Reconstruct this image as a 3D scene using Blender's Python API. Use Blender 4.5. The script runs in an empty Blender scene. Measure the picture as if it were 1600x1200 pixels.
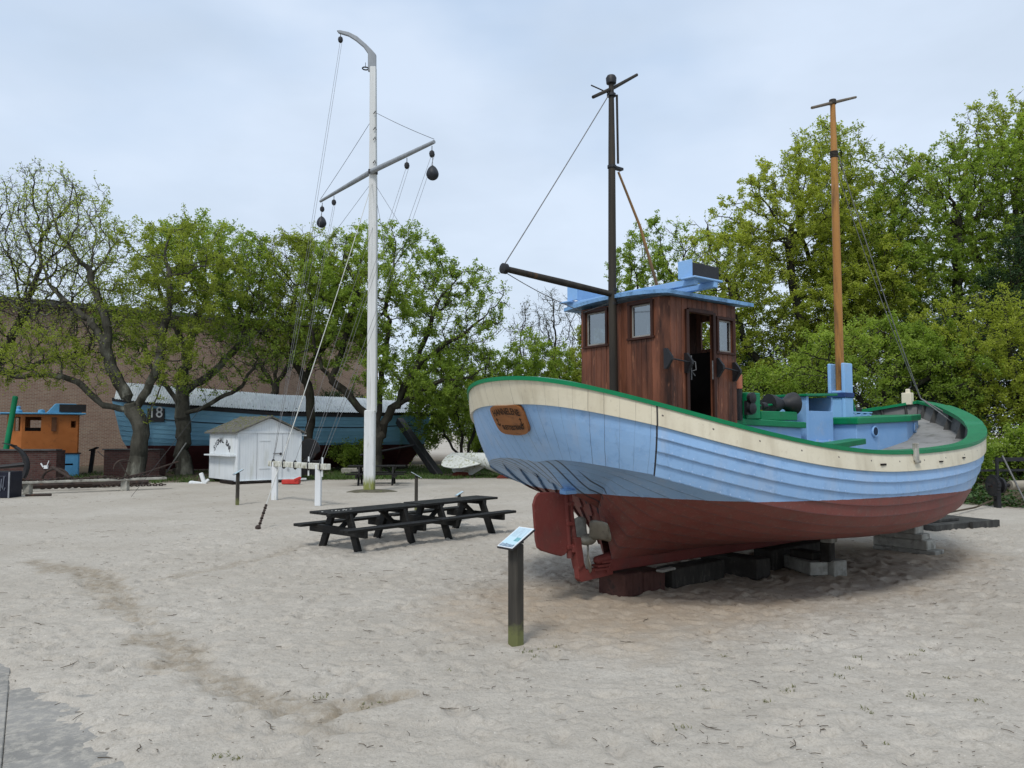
import bpy, math, random
import numpy as np
from mathutils import Vector, Matrix
R_=math.radians
SC=bpy.context.scene; COL=SC.collection
F=1200.; TH=math.atan(75/1200.); EYE=1.9
rng=np.random.default_rng(7); random.seed(7)

# ---------------------------------------------------------------- measuring helpers
def ray(px,py):
    cx=(px-800)/F; cy=(600-py)/F
    return np.array([cx,math.cos(TH)-cy*math.sin(TH),math.sin(TH)+cy*math.cos(TH)])
def at(px,py,y):
    r=ray(px,py); t=y/r[1]; return Vector((r[0]*t,y,EYE+r[2]*t))
def gp(px,py,z=0.0):
    r=ray(px,py); t=(z-EYE)/r[2]; return Vector((r[0]*t,r[1]*t,z))

# ---------------------------------------------------------------- node materials
MATS={}
def newmat(name):
    m=bpy.data.materials.new(name); m.use_nodes=True; nt=m.node_tree
    nt.nodes.clear(); return m,nt
def N(nt,t,**k):
    n=nt.nodes.new(t)
    for a,b in k.items(): setattr(n,a,b)
    return n
def LK(nt,a,b): nt.links.new(a,b)
def mathn(nt,op,a,b=None,clamp=False):
    n=N(nt,'ShaderNodeMath',operation=op); n.use_clamp=clamp
    for i,v in enumerate((a,b)):
        if v is None: continue
        if isinstance(v,(int,float)): n.inputs[i].default_value=v
        else: LK(nt,v,n.inputs[i])
    return n.outputs[0]
def ramp(nt,src,stops):
    r=N(nt,'ShaderNodeValToRGB'); e=r.color_ramp.elements
    while len(e)<len(stops): e.new(0.5)
    for i,(p,c) in enumerate(stops):
        e[i].position=p; e[i].color=(c,c,c,1) if isinstance(c,(int,float)) else (*c,1)
    LK(nt,src,r.inputs[0]); return r.outputs[0]
def noise(nt,co,scale,detail=4,rough=.55,stretch=None):
    if stretch:
        mp=N(nt,'ShaderNodeMapping'); mp.inputs['Scale'].default_value=stretch; LK(nt,co,mp.inputs[0]); co=mp.outputs[0]
    n=N(nt,'ShaderNodeTexNoise'); n.inputs['Scale'].default_value=scale; n.inputs['Detail'].default_value=detail
    n.inputs['Roughness'].default_value=rough; LK(nt,co,n.inputs['Vector']); return n.outputs['Fac']
def mix(nt,f,a,b,mode='MIX'):
    m=N(nt,'ShaderNodeMix',data_type='RGBA',blend_type=mode)
    for s,v in ((0,f),(6,a),(7,b)):
        if isinstance(v,(int,float)): m.inputs[s].default_value=v
        elif isinstance(v,tuple): m.inputs[s].default_value=(*v,1)
        else: LK(nt,v,m.inputs[s])
    return m.outputs[2]
def finish(nt,col,rough,bump=None,bstr=.3,bdist=.01,metal=0,spec=.5,trans=None):
    p=N(nt,'ShaderNodeBsdfPrincipled'); o=N(nt,'ShaderNodeOutputMaterial')
    if isinstance(col,tuple): p.inputs['Base Color'].default_value=(*col,1)
    else: LK(nt,col,p.inputs['Base Color'])
    if isinstance(rough,(int,float)): p.inputs['Roughness'].default_value=rough
    else: LK(nt,rough,p.inputs['Roughness'])
    p.inputs['Metallic'].default_value=metal; p.inputs['Specular IOR Level'].default_value=spec
    if bump is not None:
        b=N(nt,'ShaderNodeBump'); b.inputs['Strength'].default_value=bstr; b.inputs['Distance'].default_value=bdist
        LK(nt,bump,b.inputs['Height']); LK(nt,b.outputs[0],p.inputs['Normal'])
    LK(nt,p.outputs[0],o.inputs[0]); return p
def pm(name,c1,c2,scale=3,rough=.6,bstr=.25,bscale=30,stretch=None,c3=None,c3scale=6,c3lo=.58,c3hi=.68,metal=0,spec=.22,rnd=0.0,bdist=.01,c4=None):
    """two-tone surface with optional wear patches and per-face variation"""
    if name in MATS: return MATS[name]
    m,nt=newmat(name); tc=N(nt,'ShaderNodeTexCoord').outputs['Object']
    f=noise(nt,tc,scale,5,.6,stretch); f=ramp(nt,f,[(.3,0),(.7,1)])
    col=mix(nt,f,c1,c2)
    if c3:
        g=noise(nt,tc,c3scale,6,.65,stretch); g=ramp(nt,g,[(c3lo,0),(c3hi,1)]); col=mix(nt,g,col,c3)
    if c4:
        g=noise(nt,tc,c3scale*5,3,.6,stretch); g=ramp(nt,g,[(.62,0),(.7,1)]); col=mix(nt,g,col,c4)
    if rnd:
        a=N(nt,'ShaderNodeAttribute',attribute_name='rnd').outputs['Fac']
        v=mathn(nt,'MULTIPLY',a,rnd); v=mathn(nt,'ADD',v,1-rnd/2)
        col=mix(nt,1.0,col,v,'MULTIPLY')
    b=noise(nt,tc,bscale,4,.6,stretch)
    finish(nt,col,rough,b,bstr,bdist,metal,spec); MATS[name]=m; return m

# ---------------------------------------------------------------- scene objects
def tag(o,label=None,cat=None,group=None,kind=None):
    if label: o['label']=label
    if cat: o['category']=cat
    if group: o['group']=group
    if kind: o['kind']=kind
    return o
ROOTM={}
def thing(name,label,cat,loc=(0,0,0),rz=0,group=None):
    o=bpy.data.objects.new(name,None); COL.objects.link(o); o.location=loc; o.rotation_euler=(0,0,rz)
    o.empty_display_size=.2; ROOTM[o.name]=Matrix.Translation(Vector(loc))@Matrix.Rotation(rz,4,'Z')
    return tag(o,label,cat,group)
def copytree(o,loc,rz,label,parent=None):
    c=o.copy(); COL.objects.link(c); c.location=loc; c.rotation_euler=(0,0,rz); c['label']=label
    for a in list(o.children):
        b=a.copy(); COL.objects.link(b); b.parent=c
        for g in list(a.children):
            d=g.copy(); COL.objects.link(d); d.parent=b
    return c
def fastmesh(name,V,Q,mat,parent=None,rnd=None,smooth=False,uv=None):
    me=bpy.data.meshes.new(name); V=np.asarray(V,dtype=np.float32); Q=np.asarray(Q,dtype=np.int32); k=Q.shape[1]
    me.vertices.add(len(V)); me.vertices.foreach_set('co',V.ravel())
    me.loops.add(Q.size); me.loops.foreach_set('vertex_index',Q.ravel())
    me.polygons.add(len(Q)); me.polygons.foreach_set('loop_start',np.arange(0,Q.size,k,dtype=np.int32))
    if rnd is not None:
        a=me.attributes.new('rnd','FLOAT','FACE'); a.data.foreach_set('value',np.asarray(rnd,dtype=np.float32))
    me.update(calc_edges=True)
    me.polygons.foreach_set('use_smooth',np.full(len(Q),smooth))
    if uv is not None:
        l=me.uv_layers.new(name='UVMap'); l.data.foreach_set('uv',np.asarray(uv,dtype=np.float32)[Q.ravel()].ravel())
    me.materials.append(mat); o=bpy.data.objects.new(name,me); COL.objects.link(o)
    if parent: o.parent=parent
    return o
class MB:
    """collects shapes, links them as one mesh object"""
    def __init__(s): s.v=[];s.f=[];s.r=[];s.uv={}
    def add(s,vs,fs,rnd=None):
        b=len(s.v); s.v+= [Vector(v) for v in vs]; rr=random.random() if rnd is None else rnd
        for f in fs: s.f.append([i+b for i in f]); s.r.append(rr)
        return s
    def box(s,c,size,M=None,rnd=None):
        x,y,z=[a/2 for a in size]; c=Vector(c)
        P=[Vector((i*x,j*y,k*z)) for i in(-1,1) for j in(-1,1) for k in(-1,1)]
        if M is not None: P=[M@p for p in P]
        return s.add([p+c for p in P],[(0,1,3,2),(4,6,7,5),(0,4,5,1),(2,3,7,6),(0,2,6,4),(1,5,7,3)],rnd)
    def bar(s,a,b,w,h,up=(0,0,1),rnd=None):
        a=Vector(a);b=Vector(b);d=b-a;L=d.length;d.normalize();up=Vector(up)
        x=d.cross(up)
        if x.length<1e-3: x=d.cross(Vector((1,0,0)))
        x.normalize();u=x.cross(d)
        M=Matrix((x,d,u)).transposed(); return s.box((a+b)/2,(w,L,h),M,rnd)
    def tube(s,pts,rad,n=8,cap=True,rnd=None):
        pts=[Vector(p) for p in pts]; m=len(pts)
        if isinstance(rad,(int,float)): rad=[rad]*m
        V=[];ref=None
        for i,p in enumerate(pts):
            d=(pts[min(i+1,m-1)]-pts[max(i-1,0)]).normalized()
            if ref is None: ref=Vector((0,0,1)) if abs(d.z)<.9 else Vector((1,0,0))
            x=d.cross(ref).normalized(); y=x.cross(d); ref=y
            for k in range(n):
                t=2*math.pi*k/n; V.append(p+(x*math.cos(t)+y*math.sin(t))*rad[i])
        Fs=[(i*n+k,i*n+(k+1)%n,(i+1)*n+(k+1)%n,(i+1)*n+k) for i in range(m-1) for k in range(n)]
        if cap: Fs+=[tuple(range(n)[::-1]),tuple(range((m-1)*n,m*n))]
        return s.add(V,Fs,rnd)
    def lathe(s,prof,o=(0,0,0),ax=(0,0,1),n=20,rnd=None):
        ax=Vector(ax).normalized(); o=Vector(o)
        return s.tube([o+ax*h for r,h in prof],[max(r,1e-4) for r,h in prof],n,True,rnd) if False else s._lathe(prof,o,ax,n,rnd)
    def _lathe(s,prof,o,ax,n,rnd):
        ref=Vector((0,0,1)) if abs(ax.z)<.9 else Vector((1,0,0)); x=ax.cross(ref).normalized(); y=ax.cross(x); V=[]
        for r,h in prof:
            for k in range(n):
                t=2*math.pi*k/n; V.append(o+ax*h+(x*math.cos(t)+y*math.sin(t))*max(r,1e-4))
        m=len(prof)
        Fs=[(i*n+k,i*n+(k+1)%n,(i+1)*n+(k+1)%n,(i+1)*n+k) for i in range(m-1) for k in range(n)]
        Fs+=[tuple(range(n)[::-1]),tuple(range((m-1)*n,m*n))]; return s.add(V,Fs,rnd)
    def prism(s,out,th,o,ux,uy,rnd=None):
        """outline in the plane (ux,uy), thickness th centred along the normal"""
        o=Vector(o);ux=Vector(ux).normalized();uy=Vector(uy).normalized();nz=ux.cross(uy); n=len(out)
        A=[o+ux*a+uy*b-nz*th/2 for a,b in out]; B=[p+nz*th for p in A]
        return s.add(A+B,[tuple(range(n))[::-1],tuple(range(n,2*n))]+[(i,(i+1)%n,n+(i+1)%n,n+i) for i in range(n)],rnd)
    def grid(s,G,close=False,rnd=None):
        m=len(G);n=len(G[0]); V=[p for row in G for p in row]; nn=n if close else n-1
        return s.add(V,[(i*n+k,i*n+(k+1)%n,(i+1)*n+(k+1)%n,(i+1)*n+k) for i in range(m-1) for k in range(nn)],rnd)
    def build(s,name,mat,parent=None,smooth=False,bevel=0,world=False,angle=35):
        me=bpy.data.meshes.new(name); V=s.v
        if world and parent is not None:
            I=ROOTM[parent.name].inverted(); V=[I@v for v in V]
        me.from_pydata([tuple(v) for v in V],[],s.f)
        a=me.attributes.new('rnd','FLOAT','FACE'); a.data.foreach_set('value',s.r)
        import bmesh
        bm=bmesh.new(); bm.from_mesh(me); bmesh.ops.recalc_face_normals(bm,faces=bm.faces); bm.to_mesh(me); bm.free()
        me.materials.append(mat)
        if smooth:
            me.polygons.foreach_set('use_smooth',[True]*len(me.polygons)); me.set_sharp_from_angle(angle=R_(angle))
        me.update(); o=bpy.data.objects.new(name,me); COL.objects.link(o)
        if parent is not None: o.parent=parent
        if bevel:
            b=o.modifiers.new('bevel','BEVEL'); b.width=bevel; b.segments=1; b.limit_method='ANGLE'; b.angle_limit=R_(40)
        return o
def text_mesh(txt,size,ext=.002,bold=0):
    cu=bpy.data.curves.new('t','FONT'); cu.body=txt; cu.size=size; cu.extrude=ext; cu.align_x='CENTER'; cu.align_y='BOTTOM'; cu.resolution_u=3; cu.offset=bold
    ob=bpy.data.objects.new('t',cu); COL.objects.link(ob); dg=bpy.context.evaluated_depsgraph_get(); dg.update()
    me=bpy.data.meshes.new_from_object(ob.evaluated_get(dg)); V=[v.co.copy() for v in me.vertices]; Fs=[tuple(p.vertices) for p in me.polygons]
    bpy.data.objects.remove(ob); bpy.data.curves.remove(cu); bpy.data.meshes.remove(me); return V,Fs
def put_text(mb,txt,size,o,ux,uy,ext=.002,shear=0,bold=0):
    V,Fs=text_mesh(txt,size,ext,bold); ux=Vector(ux).normalized();uy=Vector(uy).normalized();nz=ux.cross(uy);o=Vector(o)
    mb.add([o+ux*(v.x+shear*v.y)+uy*v.y+nz*v.z for v in V],Fs)
def vn(x,y,sc,seed=0):
    """smooth value noise on arrays"""
    x=x*sc;y=y*sc;xi=np.floor(x).astype(np.int64);yi=np.floor(y).astype(np.int64);fx=x-xi;fy=y-yi
    fx=fx*fx*(3-2*fx);fy=fy*fy*(3-2*fy)
    def h(a,b):
        n=(a*374761393+b*668265263+seed*1274126177)&0xffffffff; n=((n^(n>>13))*1274126177)&0xffffffff; return ((n^(n>>16))&0xffff)/65535.
    return (h(xi,yi)*(1-fx)+h(xi+1,yi)*fx)*(1-fy)+(h(xi,yi+1)*(1-fx)+h(xi+1,yi+1)*fx)*fy
def ss(a,b,x): t=np.clip((x-a)/(b-a),0,1); return t*t*(3-2*t)

# ---------------------------------------------------------------- shared materials
WOOD_BLACK=pm('tarred_wood',(.006,.006,.0055),(.016,.0155,.014),8,.6,.5,60,(1,1,6),c3=(.03,.03,.025),c3scale=5,rnd=.4)
IRON=pm('black_iron',(.005,.0055,.007),(.011,.011,.013),6,.55,.3,40,c3=(.05,.025,.014),c3lo=.6,c3hi=.75,spec=.5)
WHITE=pm('white_paint',(.62,.65,.66),(.72,.74,.74),3,.6,.3,30,(1,1,.2),c3=(.42,.42,.36),c3scale=7,c3lo=.62,c3hi=.78)
ROPE=pm('grey_rope',(.16,.16,.15),(.3,.3,.27),40,.9,.3,90)
WIRE=pm('steel_wire',(.10,.10,.10),(.2,.2,.2),30,.6,.2,90)
BLUE=pm('pale_blue_paint',(.20,.38,.65),(.245,.43,.70),2.2,.42,.2,26,c3=(.30,.42,.60),c3scale=3,c3lo=.55,c3hi=.75,c4=(.26,.44,.70),rnd=.10)
GREEN=pm('green_paint',(.002,.155,.060),(.004,.195,.075),3,.38,.25,30,c3=(.010,.14,.055),c3scale=5,rnd=.1)
CREAM=pm('cream_paint',(.60,.54,.40),(.68,.62,.48),2,.45,.2,26,c3=(.50,.45,.34),c3scale=3,c3lo=.58,c3hi=.8)
REDK=pm('oxide_red_paint',(.125,.028,.024),(.165,.040,.032),2,.62,.3,22,c3=(.10,.04,.034),c3scale=3.5,c3lo=.5,c3hi=.75,rnd=.12,c4=(.16,.055,.045))
MAHOG=pm('varnished_mahogany',(.088,.032,.018),(.205,.076,.040),2.6,.45,.35,40,(3,3,.45),c3=(.028,.012,.008),c3scale=1.7,c3lo=.48,c3hi=.70,rnd=.6,c4=(.26,.11,.06))
MAHOGD=pm('dark_mahogany',(.030,.012,.008),(.055,.020,.012),3,.5,.3,40,(3,3,.4),rnd=.3)
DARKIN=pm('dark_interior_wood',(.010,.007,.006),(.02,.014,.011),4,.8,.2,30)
CONC=pm('weathered_timber_grey',(.24,.23,.20),(.42,.41,.36),6,.9,.5,40,c3=(.10,.09,.075),c3scale=4,c3lo=.5,c3hi=.7,rnd=.3)
def glassmat(name,tint=(.75,.8,.8),fac=.45):
    m,nt=newmat(name); t=N(nt,'ShaderNodeBsdfTransparent'); t.inputs[0].default_value=(.34,.38,.39,1)
    g=N(nt,'ShaderNodeBsdfGlossy'); g.inputs['Roughness'].default_value=.06; g.inputs[0].default_value=(*tint,1)
    x=N(nt,'ShaderNodeMixShader'); x.inputs[0].default_value=fac; LK(nt,t.outputs[0],x.inputs[1]); LK(nt,g.outputs[0],x.inputs[2])
    o=N(nt,'ShaderNodeOutputMaterial'); LK(nt,x.outputs[0],o.inputs[0]); return m
GLASS=glassmat('window_glass',(.62,.66,.68),.38)

# ================================================================ MAIN BOAT
BX,BY,BH=-.126,8.068,R_(37.874)
boat=thing('fishing_boat','pale blue and red wooden fishing cutter with mahogany wheelhouse propped on timber blocks','boat',(BX,BY,0),BH)
def B(x,ys,z): return Vector((x,-ys,z))     # boat frame: forward, starboard, up
L,BB,UM,N1,M1,N2,M2,ZS,ZM,ZB,U0=9.60,2.373,.545,2.437,2.302,1.78,1.30,2.447,1.662,2.43,.4
def rail(t):
    u=(1-math.cos(math.pi*t))/2
    a=(UM-u)/UM if u<UM else (u-UM)/(1-UM); n,m=(N1,M1) if u<UM else (N2,M2)
    b=BB*max(0,1-a**n)**(1/m)
    z=ZM+(ZS-ZM)*((U0-u)/U0)**2 if u<U0 else ZM+(ZB-ZM)*((u-U0)/(1-U0))**2
    return Vector((u*L,b,z))
def rnorm(t):
    e=.004; a=rail(max(0,t-e)); b=rail(min(1,t+e)); d=(b-a)
    if t<e*1.5: return Vector((1,0,0))
    if t>1-e*1.5: return Vector((-1,0,0))
    n=Vector((d.y,-d.x,0)); n.normalize(); return n      # inward
IP=lambda t,xs,ys: float(np.interp(t,xs,ys))
def knuck(t):
    r=rail(t); n=rnorm(t)
    ins=IP(t,[0,.06,.12,.19,.3,.5,.65,.8,.92,1],[.50,.40,.25,.13,.09,.10,.20,.32,.38,.42])
    dz=IP(t,[0,.1,.19,.3,.8,1],[.87,.76,.67,.68,.68,.68])
    k=r+n*ins; k.y=max(k.y,0.0); k.z=r.z-dz; return k
def garb(t):
    T=[0,.1,.17,.22,.27,.35,.5,.7,.8,.9,1]
    X=[.90,1.14,1.42,1.50,1.58,2.35,4.3,6.9,7.85,8.45,8.85]; Z=[1.25,1.15,1.02,.72,.42,.41,.44,.46,.52,.76,1.12]
    return Vector((IP(t,T,X),.0 if t<.2 or t>.93 else .055,IP(t,T,Z)))
def bottom(t,w):
    K=knuck(t);G=garb(t)
    c1y=IP(t,[0,.12,.2,.3,.4,.5,.65,.8,1],[-.42,-.50,-.75,-.75,-.30,-.08,-.08,-.10,0])
    c1z=IP(t,[0,.12,.2,.3,.4,.5,.65,.8,1],[.0,.0,-.03,-.22,-.34,-.37,-.38,-.38,-.3])
    c2y=IP(t,[0,.12,.2,.27,.35,.5,.65,.8,.9,1],[.25,.30,.16,.14,.55,1.25,1.15,.65,.3,0])
    c2z=IP(t,[0,.12,.2,.27,.35,.5,.65,.8,.9,1],[.10,.14,.25,.50,.32,.16,.15,.15,.14,.18])
    C1=Vector((K.x+(G.x-K.x)*.25,max(0,K.y*(1 if t>.4 else 1)+c1y*min(1,K.y/1.2)),K.z+c1z))
    C2=Vector((K.x+(G.x-K.x)*.8,G.y+c2y*min(1,K.y/.7),G.z+c2z))
    a=1-w; return K*a**3+C1*3*a*a*w+C2*3*a*w*w+G*w**3
TOP=[0,.29,.46,.65,.83,1.0]
NBOT=8
def surf(t,row):
    """row 0..5 topside lines, 5..13 bottom"""
    if row<=5:
        i=int(min(row,4.9999)); f=TOP[i]+(TOP[i+1]-TOP[i])*(row-i)
        r=rail(t);k=knuck(t); p=r.lerp(k,f); bul=.05*math.sin(math.pi*f); p=p-rnorm(t)*bul; p.y=max(0,p.y) if t<.98 else p.y*0
        return p
    return bottom(t,(row-5)/NBOT)
TS=np.concatenate([np.linspace(0,.21,150)[:-1],np.linspace(.21,.3,24)[:-1],np.linspace(.3,.9,120)[:-1],np.linspace(.9,1,34)])
def snorm(t,row):
    e=.004; a=surf(max(0,t-e),row);b=surf(min(1,t+e),row); r0=max(0,row-.05);r1=min(13,row+.05)
    d=surf(t,r1)-surf(t,r0); n=(b-a).cross(d)
    if n.length<1e-9: return Vector((0,1,0))
    n.normalize(); c=Vector((4.5,0,1.0)); 
    if n.dot(surf(t,row)-Vector((4.5,0,1.2)))<0: n=-n
    return n
arc=[0.0]
for i in range(1,len(TS)): arc.append(arc[-1]+(rail(TS[i])-rail(TS[i-1])).length)
SEAM_T=.185
def hull_rows(side,rows):
    """rows: list of (row,offset_fn) -> grid of points"""
    G=[];U=[]
    for row,off,lev in rows:
        g=[];u=[]
        for i,t in enumerate(TS):
            p=surf(t,row)+snorm(t,row)*off(t); 
            if t<=0 or t>=1: p.y=0
            g.append(B(p.x,side*p.y,p.z)); u.append((arc[i]*1.0,lev))
        G.append(g);U.append(u)
    return G,U
def seamed(o): return lambda t: o*ss(SEAM_T-.002,SEAM_T+.002,t) if True else 0
def const(o): return lambda t:o
TH_=.020
rows=[(1.0,const(0.0),1.0)]
PW=.165
def saw(k): return lambda t: TH2*k*ss(.14,.20,t)
TH2=.028
for k in range(1,13):
    if k>=5:
        rows.append((k+.5,saw(.5),k+.5)); rows.append((k+1.0,saw(1.0),k+.985))
        if k<12: rows.append((k+1.0,saw(0.0),k+1.0))
        continue
    o1=seamed(TH_) if k<5 else const(TH_)
    # strake k..k+1: bottom edge stands proud, then steps in
    rows.append((k+.5,(seamed(TH_*.5) if k<5 else const(TH_*.5)),k+.5))
    rows.append((k+1.0,o1,k+.985))
    if k<12: rows.append((k+1.0,const(0.0),k+1.0))
rows[-1]=(13.0,const(.0),13.0)
def hullpaint(zline):
    m,nt=newmat('hull_paint'); TCN=N(nt,'ShaderNodeTexCoord'); tc=TCN.outputs['Object']; uv=N(nt,'ShaderNodeSeparateXYZ'); LK(nt,TCN.outputs['UV'],uv.inputs[0])
    sx=N(nt,'ShaderNodeSeparateXYZ'); LK(nt,tc,sx.inputs[0])
    n1=noise(nt,tc,1.6,5,.6); n2=noise(nt,tc,9,5,.65); st=noise(nt,tc,5,5,.6,(1,1,.18))
    blue=mix(nt,ramp(nt,n1,[(.3,0),(.7,1)]),(.225,.39,.635),(.265,.44,.685))
    blue=mix(nt,ramp(nt,st,[(.50,0),(.74,.75)]),blue,(.315,.43,.60))
    blue=mix(nt,ramp(nt,n2,[(.54,0),(.70,.6)]),blue,(.165,.31,.54))
    blue=mix(nt,ramp(nt,noise(nt,tc,28,4,.7),[(.60,0),(.70,.5)]),blue,(.34,.46,.62)); blue=mix(nt,ramp(nt,noise(nt,tc,11,5,.7,(1,1,.12)),[(.60,0),(.74,.45)]),blue,(.13,.20,.30))
    red=mix(nt,ramp(nt,n1,[(.3,0),(.7,1)]),(.150,.038,.031),(.205,.060,.048))
    red=mix(nt,ramp(nt,n2,[(.45,0),(.68,.8)]),red,(.145,.068,.056))
    red=mix(nt,ramp(nt,noise(nt,tc,26,4,.7),[(.58,0),(.70,.55)]),red,(.25,.12,.10))
    red=mix(nt,ramp(nt,st,[(.6,0),(.85,.5)]),red,(.20,.09,.075))
    # waterline height along the hull
    w=mathn(nt,'MULTIPLY',sx.outputs[0],-.010); w=mathn(nt,'ADD',w,1.222)
    wn=mathn(nt,'MULTIPLY',mathn(nt,'SUBTRACT',n2,.5),.018); w=mathn(nt,'ADD',w,wn)
    isred=mathn(nt,'LESS_THAN',sx.outputs[2],w)
    # scuffed zone along the water line
    col=mix(nt,isred,blue,red)
    # vertical planking of the counter: seams every 16 cm aft of the butt
    s=uv.outputs[0]; wob=mathn(nt,'MULTIPLY',mathn(nt,'SUBTRACT',n1,.5),.05); s2=mathn(nt,'ADD',s,wob)
    fr=mathn(nt,'FRACT',mathn(nt,'DIVIDE',s2,.155)); e=mathn(nt,'ABSOLUTE',mathn(nt,'SUBTRACT',fr,.5))
    seam=mathn(nt,'GREATER_THAN',e,.482)
    aft=mathn(nt,'LESS_THAN',s,SEAMS); up=mathn(nt,'LESS_THAN',uv.outputs[1],5.0)
    sm=mathn(nt,'MULTIPLY',mathn(nt,'MULTIPLY',seam,aft),up)
    yv=mathn(nt,'ADD',sx.outputs[1],mathn(nt,'MULTIPLY',mathn(nt,'SUBTRACT',sx.outputs[0],.9),mathn(nt,'MULTIPLY',sx.outputs[1],.45))); fr3=mathn(nt,'FRACT',mathn(nt,'DIVIDE',mathn(nt,'ADD',yv,5.0),.135)); zone=mathn(nt,'MULTIPLY',mathn(nt,'LESS_THAN',s,SEAMS*.98),mathn(nt,'GREATER_THAN',uv.outputs[1],5.03)); zone=mathn(nt,'MULTIPLY',zone,mathn(nt,'MULTIPLY',mathn(nt,'GREATER_THAN',sx.outputs[1],-.42),mathn(nt,'LESS_THAN',sx.outputs[0],1.75))); und=mathn(nt,'MULTIPLY',mathn(nt,'LESS_THAN',fr3,.20),zone); sawh=mathn(nt,'MULTIPLY',fr3,zone)
    vis=ramp(nt,noise(nt,tc,2.3,3,.6,(1,1,.5)),[(.38,.12),(.62,.9)])
    col=mix(nt,mathn(nt,'MULTIPLY',sm,vis),col,(.05,.075,.12)); col=mix(nt,mathn(nt,'MULTIPLY',und,.8),col,(.02,.025,.035))  # und: plank gaps under the counter, with clinker shadow painted into the colour
    # the open butt joint
    bt=mathn(nt,'LESS_THAN',mathn(nt,'ABSOLUTE',mathn(nt,'SUBTRACT',s,SEAMS)),.009); bt=mathn(nt,'MULTIPLY',bt,up)
    col=mix(nt,bt,col,(.02,.025,.035))
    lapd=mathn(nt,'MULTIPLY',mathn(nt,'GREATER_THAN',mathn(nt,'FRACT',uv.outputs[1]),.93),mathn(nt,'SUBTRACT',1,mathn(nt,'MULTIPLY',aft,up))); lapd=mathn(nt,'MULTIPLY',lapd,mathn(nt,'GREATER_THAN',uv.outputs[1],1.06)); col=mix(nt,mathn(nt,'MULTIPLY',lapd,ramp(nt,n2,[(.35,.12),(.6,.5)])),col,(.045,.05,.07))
    # rivets above every lap
    fv=mathn(nt,'FRACT',uv.outputs[1]); dv=mathn(nt,'MULTIPLY',mathn(nt,'SUBTRACT',fv,.84),.13)
    du=mathn(nt,'MULTIPLY',mathn(nt,'SUBTRACT',mathn(nt,'FRACT',mathn(nt,'DIVIDE',s,.11)),.5),.11)
    rr=mathn(nt,'ADD',mathn(nt,'MULTIPLY',du,du),mathn(nt,'MULTIPLY',dv,dv)); dot=mathn(nt,'LESS_THAN',rr,.00006)
    fw=mathn(nt,'MULTIPLY',dot,mathn(nt,'SUBTRACT',1,mathn(nt,'MULTIPLY',aft,up)))
    col=mix(nt,mathn(nt,'MULTIPLY',fw,ramp(nt,n2,[(.42,0),(.56,.6)])),col,mix(nt,isred,(.45,.58,.80),(.22,.10,.08)))
    h=mathn(nt,'ADD',noise(nt,tc,24,4,.6),mathn(nt,'MULTIPLY',mathn(nt,'ADD',sm,bt),-1.2)); h=mathn(nt,'ADD',h,mathn(nt,'MULTIPLY',fw,.5)); h=mathn(nt,'ADD',h,mathn(nt,'MULTIPLY',sawh,4.0))
    rough=mathn(nt,'ADD',mathn(nt,'MULTIPLY',isred,.2),.40)
    finish(nt,col,rough,h,.35,.006,spec=.45); return m
SEAMS=float(np.interp(SEAM_T,TS,arc))
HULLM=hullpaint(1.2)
def gridobj(name,grids,mat,parent,smooth=True,angle=50):
    V=[];Q=[];U=[]
    for (G,UU,flip) in grids:
        b=len(V);m=len(G);n=len(G[0])
        for r in G: V+= [tuple(p) for p in r]
        for r in UU: U+=r
        for i in range(m-1):
            for k in range(n-1):
                q=(b+i*n+k,b+i*n+k+1,b+(i+1)*n+k+1,b+(i+1)*n+k); Q.append(q if flip else q[::-1])
    o=fastmesh(name,V,Q,mat,parent,smooth=smooth,uv=U); 
    o.data.set_sharp_from_angle(angle=R_(angle)); return o
gs=[]
for sd in (1,-1):
    G,U=hull_rows(sd,rows); gs.append((G,U,sd<0))
hull=gridobj('hull',gs,HULLM,boat,angle=28)
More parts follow.
